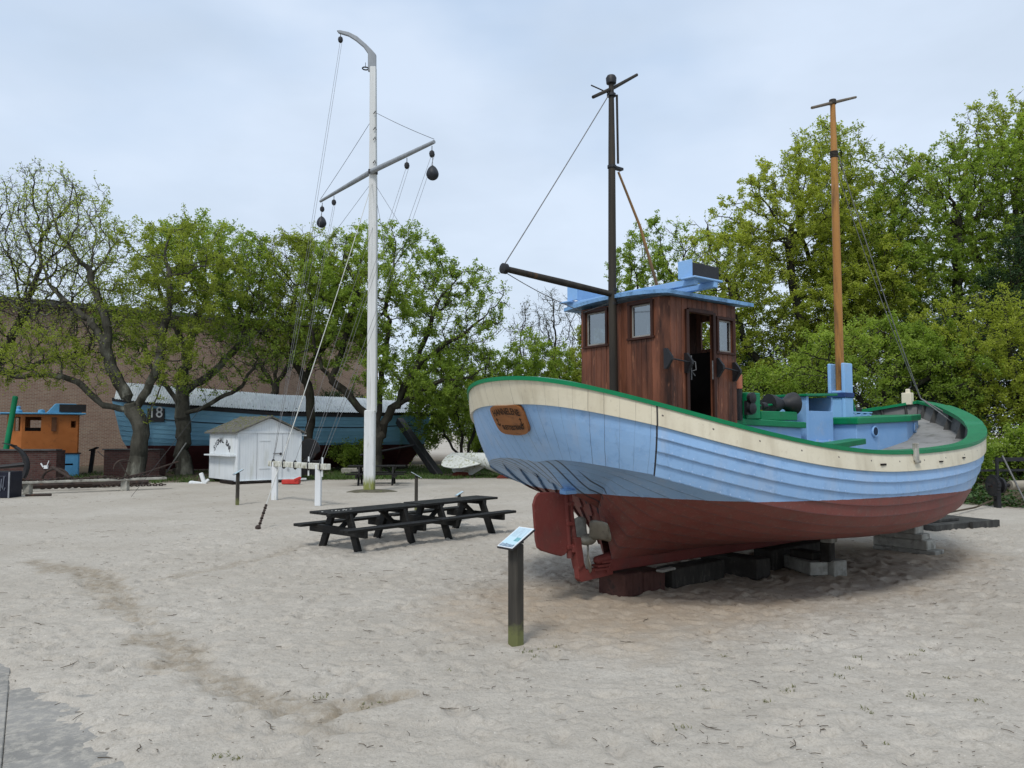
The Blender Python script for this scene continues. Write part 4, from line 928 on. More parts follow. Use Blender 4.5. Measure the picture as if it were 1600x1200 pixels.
# ================================================================ brick building and things on the left
def brickmat():
    m,nt=newmat('red_brick_wall'); tc=N(nt,'ShaderNodeTexCoord').outputs['UV']
    b=N(nt,'ShaderNodeTexBrick'); b.inputs['Scale'].default_value=1; b.inputs['Brick Width'].default_value=.24; b.inputs['Row Height'].default_value=.078; b.inputs['Mortar Size'].default_value=.011; b.inputs['Mortar Smooth'].default_value=.2
    b.inputs['Color1'].default_value=(.215,.125,.085,1); b.inputs['Color2'].default_value=(.30,.195,.135,1); b.inputs['Mortar'].default_value=(.36,.335,.28,1); b.inputs['Bias'].default_value=-.1; LK(nt,tc,b.inputs['Vector'])
    n=noise(nt,tc,1.3,4); c=mix(nt,ramp(nt,n,[(.35,0),(.7,.45)]),b.outputs['Color'],(.19,.11,.09)); n2=noise(nt,tc,9,3); c=mix(nt,ramp(nt,n2,[(.4,0),(.7,.4)]),c,(.37,.26,.19))
    h=mathn(nt,'SUBTRACT',1,b.outputs['Fac']); finish(nt,c,.9,h,.5,.02,spec=.2); return m
def brickbody(name,label,cat,corners,h,th,mat,closed=False,z0=-.3):
    """extruded wall following a plan polyline, with bricks in real metres; corners in world"""
    o=thing(name,label,cat,(corners[0][0],corners[0][1],0)); V=[];Q=[];UV=[]; ox_,oy_=corners[0]
    s=0
    segs=list(zip(corners[:-1],corners[1:]))
    for (a,b) in segs:
        a=np.array(a);b=np.array(b);d=b-a;l=np.linalg.norm(d);d/=l;n=np.array([d[1],-d[0]]); A0=a;B0=b;A1=a-n*th;B1=b-n*th
        for (p,q,u0,u1) in((A0,B0,s,s+l),(B0,B1,s+l,s+l+th),(B1,A1,s,s+l),(A1,A0,s-th,s)):
            k=len(V); V+= [(p[0]-ox_,p[1]-oy_,z0),(q[0]-ox_,q[1]-oy_,z0),(q[0]-ox_,q[1]-oy_,h),(p[0]-ox_,p[1]-oy_,h)]; UV+=[(u0,z0),(u1,z0),(u1,h),(u0,h)]; Q.append((k,k+1,k+2,k+3))
        k=len(V); V+=[(x-ox_,y-oy_,h) for x,y in(A0,B0,B1,A1)]; UV+=[(s,0),(s+l,0),(s+l,th),(s,th)]; Q.append((k,k+1,k+2,k+3)); s+=l
    fastmesh('wall',V,Q,mat,o,uv=UV); return o
BRICK=brickmat()
BRK=[(-40.5,30.4),(-9.55,54.6),(-17,64)]
bb=brickbody('brick_building','long windowless red brick building behind the trees with a flat dark eave','building',BRK,8.85,.5,BRICK)
EAVE=pm('dark_eave_board',(.05,.05,.05),(.09,.09,.09),3,.6)
q=MB(); 
for a,b in zip(BRK[:-1],BRK[1:]): q.bar((a[0],a[1],8.98),(b[0],b[1],8.98),.8,.26)
q.build('eave',EAVE,bb,world=True)
q=MB(); c0=Vector((-40.5,30.4,8.7)); d=(Vector((-9.55,54.6,8.7))-c0); nrm=Vector((-d.y,d.x,0)).normalized(); q.add([c0+nrm*.4,c0+d+nrm*.4,c0+d+nrm*12,c0+nrm*12],[(0,1,2,3)]); q.build('roof_deck',EAVE,bb,world=True)

# low dark brick walls
def darkbrick():
    m,nt=newmat('dark_red_brick'); tc=N(nt,'ShaderNodeTexCoord').outputs['UV']
    b=N(nt,'ShaderNodeTexBrick'); b.inputs['Scale'].default_value=1; b.inputs['Brick Width'].default_value=.23; b.inputs['Row Height'].default_value=.072; b.inputs['Mortar Size'].default_value=.009
    b.inputs['Color1'].default_value=(.052,.022,.020,1); b.inputs['Color2'].default_value=(.085,.038,.032,1); b.inputs['Mortar'].default_value=(.075,.062,.055,1); LK(nt,tc,b.inputs['Vector'])
    n=noise(nt,tc,1.6,4); c=mix(nt,ramp(nt,n,[(.5,0),(.75,.5)]),b.outputs['Color'],(.10,.085,.07)); finish(nt,c,.9,mathn(nt,'SUBTRACT',1,b.outputs['Fac']),.4,.01,spec=.2); return m
DBR=darkbrick()
w1=brickbody('low_brick_wall','low dark red brick wall in front of the orange pilot house','wall',[(-19.8,28.3),(-16.72,28.3),(-16.80,29.0)],1.22,.30,DBR,z0=-.1)
q=MB(); q.bar((-19.85,28.42,1.245),(-16.70,28.42,1.245),.4,.05); q.build('coping',EAVE,w1,world=True)
w2=brickbody('low_brick_wall','low dark red brick wall between the first two oak trunks before the big hull','wall',[(-17.25,32.6),(-14.8,32.4),(-14.72,32.8)],1.14,.30,DBR,z0=-.1)
q=MB(); q.bar((-17.3,32.73,1.165),(-14.78,32.53,1.165),.38,.05); q.build('coping',EAVE,w2,world=True)

# orange pilot house on its blue deckhouse base
ORANGE=pm('orange_house_paint',(.36,.115,.028),(.44,.15,.04),2,.5,.2,25,c3=(.30,.10,.03),c3scale=5)
SKYB=pm('bright_blue_paint',(.09,.30,.52),(.13,.38,.62),3,.45,.2,25)
hx=-20.3; ho=thing('pilot_house','orange pilot house with bright blue roof standing on a blue base by the brick building','pilot house',(hx,33.2,0),R_(34)); ho.scale=(.92,.92,.97)
def hw(x,y,z): return (x,y,z)
q=MB(); 
# local frame: x to the right, y away; aft body from -1.6..1.6
body=[(-1.35,-.15),(-.80,-.55),(1.50,-.55),(1.50,1.7),(-.80,1.7),(-1.35,1.3)]
def shell(pl,z0,z1,opens,mat,name,par):
    q=MB()
    for i in range(len(pl)):
        a=Vector((*pl[i],0));b=Vector((*pl[(i+1)%len(pl)],0));d=b-a;l=d.length;ux=d.normalized();nz=ux.cross(Vector((0,0,1))); M=Matrix((ux,nz,Vector((0,0,1)))).transposed()
        op=[o[1:] for o in opens if o[0]==i]; cuts=sorted({0,l}|{o[0] for o in op}|{o[1] for o in op})
        for u0,u1 in zip(cuts[:-1],cuts[1:]):
            m=(u0+u1)/2; hit=[o for o in op if o[0]<m<o[1]]; sg=[(z0,hit[0][2]),(hit[0][3],z1)] if hit else [(z0,z1)]
            for s0,s1 in sg: c=a+ux*m; c.z=(s0+s1)/2; q.box(c-nz*.03,(u1-u0,.06,s1-s0),M,.5)
    return q.build(name,mat,par)
shell(body,.95,2.72,[(0,.06,.28,2.0,2.62),(0,.34,.60,2.0,2.62),(1,.12,.75,2.0,2.62),(1,1.95,2.15,2.15,2.45),(3,.3,1.9,1.9,2.5),(4,.1,.5,1.9,2.6)],ORANGE,'cabin_wall',ho)
MB().box((.3,.6,1.6),(1.9,1.6,1.1)).build('cabin_lining',DARKIN,ho)
MB().box((.46,-.60,2.30),(.20,.03,.62)).build('window_frame',pm('brown_frame',(.10,.045,.02),(.14,.06,.03),4,.5),ho)
q=MB(); q.box((.42,-.585,2.31),(.11,.012,.5)); q.build('window_pane',pm('pale_curtained_glass',(.35,.35,.33),(.45,.45,.42),4,.2),ho)
q=MB(); q.prism([(-1.65,-.75),(1.75,-.75),(1.75,1.9),(-1.65,1.9)],.07,(0,0,2.77),(1,0,0),(0,1,0)); ra=q.build('roof',SKYB,ho,bevel=.02)
q=MB(); q.prism([(0,0),(1.45,0),(1.2,.42),(.35,.42)],.5,(.15,-.3,2.80),(1,0,0),(0,0,1)); q.build('roof_locker',SKYB,ra,bevel=.02)
q=MB(); q.box((1.2,-.62,3.02),(1.1,.06,.34)); q.build('name_panel',IRON,ra)
MB().lathe([(.16,0),(.17,.08),(.08,.16),(.09,.26),(.02,.30)],(-.95,-.3,2.80),(0,0,1),14).build('roof_lamp',SKYB,ra,smooth=True)
MB().lathe([(.16,0),(.13,.13),(.02,.16)],(-.05,-.4,2.80),(0,0,1),14).build('vent_cowl',SKYB,ra,smooth=True)
base=[(-3.0,-.62),(1.55,-.62),(1.55,1.8),(-3.0,1.8)]
shell(base,-.02,.98,[(0,3.95,4.3,.48,.56)],SKYB,'deckhouse_base',ho)
MB().box((-.72,.6,1.0),(4.66,2.5,.06)).build('base_rail',IRON,ho)
MB().box((.5,.5,.45),(1.6,1.6,.7)).build('base_lining',DARKIN,ho)
a=at(8,712,29.6);b=at(24,620,29.6); o=thing('green_mast','leaning bright green mast beside the orange pilot house','mast',(a.x-.15,29.6,0)); q=MB(); q.tube([(a.x-.15,29.6,0),(a.x,29.6,a.z),(b.x,29.6,b.z)],[.11,.105,.095],14)
q.build('pole',pm('green_mast_paint',(.006,.17,.07),(.01,.21,.09),3,.45),o,smooth=True,world=True); MB().lathe([(.097,0),(.08,.03),(.02,.04)],b,(.2,0,1),12).build('mast_top',GREEN,o,world=True)

# black admiralty anchor at the left edge
def anchor(name,label,loc,rz,h,mat,group=None,tilt=0):
    o=thing(name,label,'anchor',loc,rz,group); q=MB(); arm=[]
    for k in range(13):
        a=R_(-62+124*k/12); arm.append((h*.46*math.sin(a),0,h*.46-h*.46*math.cos(a)))
    q.tube(arm,[.02*h+.035*h*math.sin(math.pi*k/12) for k in range(13)],8); q.build('arm',mat,o,smooth=True)
    for s in(1,-1):
        q=MB(); e=Vector(arm[-1 if s>0 else 0]); q.prism([(-.10*h,-.02*h),(0,.13*h),(.10*h,-.02*h),(0,-.12*h)],.02*h,e,(0,1,0),(s*.35,0,1)); q.build('fluke',mat,o)
    MB().tube([(0,0,.03*h),(0,0,.95*h)],[.045*h,.03*h],8).build('shank',mat,o,smooth=True)
    q=MB(); q.tube([(0,-.36*h,.86*h),(0,.36*h,.86*h)],.022*h,8); q.lathe([(.01,-.03*h),(.035*h,0),(.01,.03*h)],(0,-.36*h,.86*h),(0,1,0),8); q.lathe([(.01,-.03*h),(.035*h,0),(.01,.03*h)],(0,.36*h,.86*h),(0,1,0),8); q.build('stock',mat,o,smooth=True)
    q=MB(); q.tube([(.07*h*math.cos(t),0,h+.07*h*math.sin(t)) for t in np.linspace(0,6.283,13)],.012*h,6,False); q.build('ring',mat,o)
    return o
an=anchor('ship_anchor','large black ship anchor leaning in front of the low brick wall',(-17.6,26.6,.72),R_(12),1.7,IRON)
an.rotation_euler=(R_(8),R_(-96),R_(20)); an.location=(-15.85,25.2,.85)
# long bench plank with the chain and small ironwork on it
o=thing('plank_bench','long low weathered plank on short posts carrying rusty chain','bench',(-14.6,23.4,0))
pl_a=Vector((-16.2,22.7,.36)); pl_b=Vector((-11.6,25.9,.36)); q=MB(); q.bar(pl_a,pl_b,.30,.07); q.build('plank',CONC,o,world=True,bevel=.01)
for f in(.30,.78):
    p=pl_a.lerp(pl_b,f); MB().box((p.x,p.y,.16),(.20,.20,.34)).build('post',CONC,o,world=True,bevel=.01)
RUST=pm('rusty_iron',(.028,.022,.020),(.06,.042,.034),7,.8,.5,30,c3=(.10,.05,.03),c3scale=8)
def chain(o,pts,name='chain',r=.022,link=.13):
    q=MB(); P=[Vector(p) for p in pts]; L_=[0]
    for a,b in zip(P[:-1],P[1:]): L_.append(L_[-1]+(b-a).length)
    n=int(L_[-1]/(link*.72))
    for i in range(n):
        s=(i+.5)*L_[-1]/n; j=max(k for k in range(len(P)-1) if L_[k]<=s); c=P[j].lerp(P[j+1],(s-L_[j])/(L_[j+1]-L_[j])); d=(P[j+1]-P[j]).normalized(); side=d.cross(Vector((0,0,1))).normalized() if i%2 else Vector((0,0,1))
        q.tube([c+d*link*.5*math.cos(t)+side*link*.28*math.sin(t) for t in np.linspace(0,6.283,9)],r,5,False)
    return q.build(name,RUST,o,world=o is not None)
pts=[pl_a.lerp(pl_b,f)+Vector((.1*math.sin(f*19),.1*math.cos(f*13),.07+.03*math.sin(f*31))) for f in np.linspace(.02,.97,26)]
o2=thing('anchor_chain','heavy rusty chain heaped along the low plank bench','chain',tuple(pts[0])); chain(o2,pts)
o2=thing('anchor_chain','rusty chain trailing on the sand behind the plank bench','chain',(-15.6,25.6,0)); chain(o2,[(-15.6,25.6,.05),(-14.9,26.0,.06),(-14.2,26.5,.05),(-13.6,26.3,.09),(-12.9,27.0,.05),(-12.2,27.2,.05)])
a2=anchor('ship_anchor','small rusty anchor lying against the right part of the plank bench',(-13.1,24.9,.38),R_(35),.62,RUST); a2.rotation_euler=(R_(10),R_(150),R_(40)); a2.location=(-12.75,25.0,.95)
def ironbit(name,label,cat,pts,r,loc,mat=RUST):
    o=thing(name,label,cat,loc); MB().tube(pts,r,8).build('bar',mat,o,smooth=True,world=True); return o
ironbit('iron_hoop','bent iron hoop standing behind the left half of the plank bench','ironwork',[(-15.3+.45*math.cos(t),25.9,.32+.35*math.sin(t)) for t in np.linspace(0,3.14,11)],.045,(-15.3,25.9,0))
ironbit('iron_bar','long dark iron bar leaning across the chain toward the first oak trunk','ironwork',[(-14.3,26.6,.10),(-13.2,27.9,.45),(-12.5,28.9,.80)],.03,(-14.3,26.6,0))
ironbit('iron_bar','short iron bar slanting up from the bench in front of the low brick wall','ironwork',[(-15.2,25.5,.75),(-14.3,25.0,.42)],.045,(-15.2,25.5,.4))
ironbit('iron_beam','dark iron beam lying on the sand behind the left half of the plank bench','ironwork',[(-16.1,24.4,.16),(-13.9,25.6,.2)],.10,(-16.1,24.4,0))
ironbit('iron_bar','thin dark bar lying on the sand in front of the plank bench','ironwork',[(-14.4,22.9,.03),(-13.7,23.0,.04)],.035,(-14.4,22.9,0))
ironbit('iron_beam','second dark iron beam lying in the sand right of the iron hoop','ironwork',[(-14.6,26.2,.10),(-12.9,27.4,.13)],.09,(-14.6,26.2,0))
o=thing('t_post','thin black post with a slanted flat top near the end of the brick building','post',(-19.4,35.9,0)); a=at(141,735,35.9);b=at(146,702,35.9); MB().bar((a.x,35.9,0),(b.x,35.9,b.z),.14,.14).build('post',IRON,o,world=True); MB().bar((b.x-.16,35.9,b.z-.05),(b.x+.2,35.9,b.z+.08),.2,.07).build('cap',IRON,o,world=True)
o=thing('mooring_line','slack wire running from the black slanted post to the low wall','wire',(-19.3,35.6,.9)); MB().tube(sagline((-19.25,35.8,1.0),(-16.4,33.6,.12),.12),.018,5).build('line',WIRE,o,world=True)
o=thing('wall_bracket','small white painted fitting fixed to the front of the low brick wall','fitting',(-17.05,28.25,.62)); q=MB(); q.box((-17.05,28.24,.62),(.14,.06,.12)); q.bar((-17.13,28.2,.62),(-17.22,28.2,.76),.03,.04); q.bar((-17.0,28.2,.66),(-16.93,28.2,.85),.02,.02); q.build('bracket',WHITE,o,world=True)
# black notice board at the left edge
a=at(-22,738,22.3);b=at(15,736,22.3); o=thing('notice_board','black crate-like board with pale emblem, cut by the left picture edge','board',(a.x,22.3,0))
bz=EYE-(737-675)/1200*22.3; MB().box(((a.x+b.x)/2,22.6,bz/2),(b.x-a.x,.6,bz)).build('panel',pm('navy_black_paint',(.008,.009,.018),(.014,.016,.028),4,.4),o,world=True,bevel=.01)
MB().bar((b.x+.003,22.29,0),(b.x+.003,22.29,bz),.03,.03).build('edge_strip',pm('grey_edge',(.22,.23,.25),(.3,.31,.33),4,.5),o,world=True)
q=MB(); q.bar((a.x+.1,22.285,bz-.12),(b.x-.09,22.285,bz-.12),.012,.012)
for dx,z0,z1 in((.17,.25,.62),(.24,.20,.55),(.13,.22,.30),(.20,.30,.40)): q.bar((b.x-dx,22.285,z0),(b.x-dx+.03,22.285,z1),.012,.03)
q.build('emblem',pm('faded_emblem',(.07,.08,.10),(.11,.12,.15),5,.5),o,world=True)

# ---------------------------------------------------------------- big blue ship hull under a corrugated cover
SHB=pm('weathered_ship_blue',(.075,.195,.29),(.10,.25,.36),1.2,.55,.3,18,(.5,.5,2),c3=(.15,.30,.38),c3scale=3,c3lo=.55,c3hi=.75)
sa=Vector((-18.75,36,0)); sb=Vector((-4.35,40.5,0)); sd_=(sb-sa); SL=sd_.length; su=sd_.normalized(); sn=Vector((su.y,-su.x,0)); ship=thing('wooden_ship','big blue and dark red ship hull under a white corrugated roof behind the oaks','ship',tuple(sa),math.atan2(su.y,su.x))
def shipp(f,zf):   # f along, zf 0 keel..1 rail ; local frame (x along, -y toward viewer)
    rz=IP(f,[0,.1,.25,.5,.75,1],[3.35,3.15,2.92,2.65,2.62,2.85]); kz=.12
    hb=IP(f,[0,.03,.08,.18,.35,.6,.85,.95,1],[.03,.32,.80,1.45,2.0,2.05,1.7,1.1,.35])
    z=kz+(rz-kz)*zf; w=hb*IP(zf,[0,.12,.3,.5,.75,1],[.05,.22,.60,.84,.97,1.0] if .12<f<.9 else [.04,.10,.3,.6,.85,1.0])
    x=f*SL+IP(f,[0,.06,.15],[1,.6,0])*IP(zf,[0,.45,1],[1.3,.45,0])-IP(f,[.88,1],[0,1])*IP(zf,[0,.4,1],[1.2,.3,0]); return x,w,z
fs=np.concatenate([np.linspace(0,.2,14)[:-1],np.linspace(.2,.85,20)[:-1],np.linspace(.85,1,10)]); zs_=[]
SZ=[0,.12,.25,.38]; 
NSTR=9; rowsS=[0,.1,.2,.3,.36]+[.36+(.64)*i/NSTR for i in range(1,NSTR+1)]
q1=MB(); q2=MB()
for side in(-1,1):
    G=[]
    for j,zf in enumerate(rowsS):
        G.append([Vector((x,side*w,z)) for x,w,z in (shipp(f,zf) for f in fs)])
        if 4<j<len(rowsS)-1: G.append([Vector((p.x,p.y+side*.03,p.z+.004)) for p in G[-1]])
    q1.grid(G)
def shipmat():
    m,nt=newmat('ship_hull_paint'); tc=N(nt,'ShaderNodeTexCoord').outputs['Object']; sx=N(nt,'ShaderNodeSeparateXYZ'); LK(nt,tc,sx.inputs[0]); n1=noise(nt,tc,.8,4);n2=noise(nt,tc,6,5,.65,(.4,.4,2))
    bl=mix(nt,ramp(nt,n1,[(.35,0),(.65,1)]),(.15,.34,.49),(.20,.43,.58)); bl=mix(nt,ramp(nt,n2,[(.55,0),(.75,.5)]),bl,(.26,.45,.53)); rd=mix(nt,ramp(nt,n2,[(.4,0),(.7,1)]),(.045,.009,.011),(.085,.016,.018))
    c=mix(nt,mathn(nt,'LESS_THAN',sx.outputs[2],1.27),bl,rd); finish(nt,c,.6,n2,.3,.01); return m
q1.build('hull',shipmat(),ship,smooth=True,angle=30)
q=MB()
for off,h_ in((.0,.14),): q.grid([[Vector((x,-w-.05,z+dz)) for x,w,z in(shipp(f,1.0) for f in fs)] for dz in(.0,.16)]); q.grid([[Vector((x,-w-.05*k,z+.16)) for x,w,z in(shipp(f,1.0) for f in fs)] for k in(1,-3)])
q.build('rail_board',IRON,ship)
q=MB(); q.tube([Vector((x,-w-.03,z)) for x,w,z in(shipp(f,.80) for f in fs[4:-3])],.025,6); q.build('rubbing_strip',IRON,ship)
def corr():
    m,nt=newmat('corrugated_cover'); tc=N(nt,'ShaderNodeTexCoord').outputs['Object']; n=noise(nt,tc,1.4,4); n2=noise(nt,tc,8,4,.6,(1,.2,.2)); c=mix(nt,ramp(nt,n,[(.35,0),(.7,1)]),(.72,.75,.77),(.84,.87,.88)); c=mix(nt,ramp(nt,n2,[(.55,0),(.75,.6)]),c,(.30,.31,.31)); finish(nt,c,.6); return m
q=MB(); nr=420; G=[[],[],[]]; G2=[[],[]]
for i in range(nr):
    f=.015+.975*i/(nr-1); x=f*SL; zr=IP(f,[0,.1,.25,.5,.75,1],[3.45,3.28,3.12,2.88,2.84,2.9]); zt_=IP(f,[0,.1,.25,.5,.75,1],[4.25,4.16,4.02,3.75,3.66,3.4]); cw=.022*math.sin(i*math.pi/1.5) ; y0=-IP(f,[0,.1,.3,.85,1],[.7,1.5,2.25,2.15,.9])
    G[0].append(Vector((x,y0,zr+cw)));G[1].append(Vector((x,0,zt_+cw)));G[2].append(Vector((x,-y0,zr+cw)))
q.grid(G); q.build('corrugated_roof',corr(),ship)
q=MB()
for i in range(3,30):
    f=i/31; x,w,z=shipp(f,1.0); q.box((x,-w*.9,z+.2),(.07,.07,.36))
for f0,f1 in((.02,.98),): q.grid([[Vector((x,-w*.8,z+dz)) for x,w,z in(shipp(f,1.0) for f in fs[1:-1])] for dz in(.05,.36)])
q.build('cover_support',DARKIN,ship)
# registration board 18
NUMW=pm('white_numerals',(.6,.62,.62),(.68,.7,.7),3,.6)
x18,w18,z18=shipp(.118,.86); x19,w19,z19=shipp(.160,.86); A=Vector((x18,-w18-.05,z18));Bv=Vector((x19,-w19-.05,z19)); ux=(Bv-A).normalized(); L18=(Bv-A).length
n18=ux.cross(Vector((0,0,1)))
q=MB(); M=Matrix((ux,n18,Vector((0,0,1)))).transposed()
pn=A.lerp(Bv,.5)
for k_,(f_a,t_) in enumerate(((.137,'18'),(.052,'H'))):
    xx,ww,zz_=shipp(f_a,.86); x2,w2,_=shipp(f_a+.02,.86); u_=(Vector((x2,-w2,0))-Vector((xx,-ww,0))).normalized(); n_=u_.cross(Vector((0,0,1))); M=Matrix((u_,n_,Vector((0,0,1)))).transposed(); c=Vector((xx,-ww,zz_))+n_*.06
    pb=None
    if t_=='18': q=MB(); q.box(c,(.82,.05,.62),M); pb=q.build('number_board',IRON,ship)
    q=MB(); put_text(q,t_,.72 if t_=='18' else .62,c+n_*.03-Vector((0,0,.25)),u_,(0,0,1),.006); q.build('numeral',NUMW,pb or ship)
# black timber shore against the stern, keel and ground timbers
o=thing('timber_shore','thick black timber shore propping the stern of the big blue ship','prop timber',(-3.35,34.4,0)); MB().bar((-5.45,37.2,2.45),(-3.2,34.2,-.1),.34,.34).build('beam',IRON,o,world=True,bevel=.02)
o=thing('rusty_rod','dark rod slanting under the stern of the big blue ship','rod',(-6.8,35.5,.9)); MB().tube([(-6.9,35.0,.85),(-4.2,35.8,1.35)],.05,8).build('bar',IRON,o,world=True)
for k,f in enumerate((.2,.45,.7,.9)):
    p=sa+su*(f*SL); q=MB(); q.box((0,0,.08),(.5,1.6,.24)); o=q.build('timber_block',DARKBLK); o.location=p; o.rotation_euler=(0,0,math.atan2(su.y,su.x)); tag(o,('first','second','third','last')[k]+' dark cross timber from the bow under the keel of the big blue ship','timber block','timbers under the big ship')
o=thing('stone_block','flat grey stone slab at the grass edge under the big ship','slab',(-9.0,34.6,0)); MB().box((-7.2,35.0,.12),(1.0,.5,.3)).build('slab',CONC,o,world=True,bevel=.03)

# ---------------------------------------------------------------- signal bar hut
hc=Vector((-9.98,28.03,0)); ha=R_(42); hut=thing('wooden_hut','small white plank kiosk with mossy gable roof and lettering over its shelf','hut',tuple(hc),ha)
HL,HW_,HE,HP=2.7,2.46,1.90,2.42   # depth, front width, eave, ridge
WB=pm('white_hut_boards',(.60,.64,.66),(.70,.73,.74),2,.6,.3,25,(1,1,.2),c3=(.50,.52,.47),c3scale=3,c3lo=.55,c3hi=.8)
q=MB()
def boards(q,o,ux,w,z0,ztop,bw=.10):
    ux=Vector(ux); nz=ux.cross(Vector((0,0,1))); M=Matrix((ux,nz,Vector((0,0,1)))).transposed(); n=round(w/bw)
    for i in range(n):
        a,b=w*i/n,w*(i+1)/n; za,zb=ztop(a),ztop(b); o_=Vector(o); th=.03; P=[]
        for dn in(-th/2,th/2):
            for (s,z) in((a+.0007,z0),(b-.0007,z0),(b-.0007,zb),(a+.0007,za)): P.append(o_+ux*s+nz*dn+Vector((0,0,z)))
        q.add(P,[(0,1,2,3),(7,6,5,4),(0,4,5,1),(1,5,6,2),(2,6,7,3),(3,7,4,0)])
gab=lambda s: HE+(HP-HE)*(1-abs(s-HW_/2)/(HW_/2))
boards(q,(0,0,0),(1,0,0),HW_,.13,gab); boards(q,(HW_,HL,0),(-1,0,0),HW_,.13,gab)
boards(q,(HW_,.03,0),(0,1,0),HL-.06,.13,lambda s:HE)
boards(q,(0,HL-.03,0),(0,-1,0),HL-.06,.13,lambda s:HE,.9); q.build('wall',WB,hut,bevel=.001)
q=MB(); ov=.16
for s in(1,-1):
    e=HE-.02-ov*.42; P=[(HW_/2,-ov,HP+.03),(HW_/2,HL+ov,HP+.03),(HW_/2+s*(HW_/2+ov),HL+ov,e+.03),(HW_/2+s*(HW_/2+ov),-ov,e+.03)]; P2=[(x,y,z+.055) for x,y,z in P]; q.add(P+P2,[(0,1,2,3),(7,6,5,4),(0,4,5,1),(1,5,6,2),(2,6,7,3),(3,7,4,0)])
MOSS=pm('mossy_roofing_felt',(.085,.083,.075),(.16,.155,.14),5,.95,.8,22,c3=(.115,.12,.06),c3scale=4,c3lo=.54,c3hi=.7,bdist=.03)
hr=q.build('roof',MOSS,hut)
sp=[]
q=MB()
for _ in range(260):
    s=random.choice((1,-1,-1)); f=random.random()**1.3; y=random.uniform(-ov,HL+ov); x=HW_/2+s*f*(HW_/2+ov); z=HP+.085-(HP-HE+.02+ov*.42)*f; r=random.uniform(.012,.035); q.lathe([(r,-.01),(r*.9,r*.5),(.002,r)],(x,y,z),(0,0,1),6)
mo=q.build('moss',pm('moss',(.11,.12,.05),(.19,.19,.10),9,.95,.6,50,rnd=.4),hr); mo['kind']='stuff'
q=MB(); out=[(0,.06)];
for i in range(49): out.append((HW_*i/48,.06)) if i==48 else None
out=[(0,.07),(HW_,.07)]+[(HW_*(1-i/96),-.012*(1-math.cos(i*math.pi/2)) ) for i in range(1,96)]
q.prism(out,.02,(0,-.028,HE-.03),(1,0,0),(0,0,1)); q.build('scalloped_trim',WB,hut)
q=MB(); q.box((0-.0,-.02,1.0),(.06,.05,1.75)); q.build('corner_board',WB,hut); q=MB(); q.box((HW_,-.02,1.0),(.06,.05,1.75)); q.build('corner_board',WB,hut)
q=MB(); q.box((HW_/2+.05,-.05,.10),(HW_+.35,.10,.06)); q.build('sill',WB,hut)
q=MB(); q.box((-.13,HL/2,1.03),(.26,HL*.92,.05)); q.build('shelf',WB,hut,bevel=.005)
q=MB(); q.box((-.025,HL/2,1.42),(.02,HL*.86,.72)); q.build('serving_hatch',WB,hut,bevel=.004)
q=MB(); q.box((HW_+.12,.1,HE-.13),(.3,.12,.05)); q.build('bracket',WB,hut)
for z in(1.58,.55): MB().box((1.02,-.025,z),(.42,.012,.028)).build('door_hinge',WB,hut)
q=MB(); 
for x in(.72,1.72): q.box((x,-.020,1.0),(.008,.012,1.7))
q.build('door_gap',pm('shadow_gap_grey',(.25,.26,.27),(.3,.31,.32),4,.8),hut)
q=MB(); q.tube([(1.35,-.03,1.09),(1.62,-.05,1.10)],.012,6); q.lathe([(.01,-.02),(.05,0),(.01,.03)],(1.64,-.05,1.08),(0,-1,0),10); q.build('door_bolt',IRON,hut)
q=MB(); q.lathe([(.045,0),(.05,.01),(.04,.015)],(1.95,-.03,.5),(0,-1,0),14); q.build('door_boss',pm('galvanised',(.35,.37,.38),(.45,.47,.48),6,.4),hut)
txt='SIGNAL BAR'; nT=len(txt); ccx,ccz,rad_=HL/2+.02,.93,.72; q=MB()
for i,ch in enumerate(txt):
    if ch==' ': continue
    a=R_(56-112*i/(nT-1)); u_=Vector((0,-math.cos(a),-math.sin(a))); v_=Vector((0,-math.sin(a)*-1*-1,math.cos(a)))
    pos=Vector((-.040,ccx+rad_*math.sin(a)*1.15,ccz+rad_*.92*math.cos(a)-.05)); u_=Vector((0,-math.cos(a*.75),math.sin(a*.75))); v_=Vector((0,math.sin(a*.75),math.cos(a*.75))); put_text(q,ch,.29,pos-v_*.10,u_,v_,.003,bold=.006)
q.build('lettering',pm('black_lettering',(.02,.02,.022),(.035,.035,.04),5,.6),hut)
for (x,y) in((.2,.25),(HW_-.3,.2),(.2,HL-.3),(HW_-.3,HL-.3),(1.2,.2)):
    q=MB(); q.box((x,y,.04),(.5,.3,.15)); q.build('foundation_block',DARKBLK,hut)
MB().box((.9,.5,.07),(2.2,1.2,.1)).build('floor_frame',DARKIN,hut)
o=thing('red_crate','flat bright red plastic crate tucked under the right end of the white kiosk','crate',(-8.25,28.65,0)); q=MB(); c=gp(455,757); q.box((c.x,c.y,.10),(.62,.3,.16)); q.bar((c.x+.15,c.y-.16,.16),(c.x+.38,c.y-.1,.26),.05,.10); q.build('crate_body',pm('red_plastic',(.42,.03,.025),(.5,.05,.04),5,.45),o,world=True,bevel=.02)
# small white folded anchor by the hut
o=thing('white_anchor','small white painted folding anchor on the ground left of the kiosk','anchor',(-11.65,28.5,0)); q=MB()
P=lambda px,py:at(px,py,28.5)
q.bar(P(299,754),P(322,757),.12,.13); q.build('arm',WHITE,o,world=True,bevel=.02); MB().bar(P(314,739),P(320,757),.13,.13,).build('shank',WHITE,o,world=True,bevel=.02)
MB().bar(P(318,757),P(326,749),.10,.10).build('fluke',WHITE,o,world=True,bevel=.02); MB().lathe([(.04,-.1),(.09,-.05),(.09,.05),(.04,.1)],P(299,755),(0,1,0),10).build('end_knob',WHITE,o,world=True)
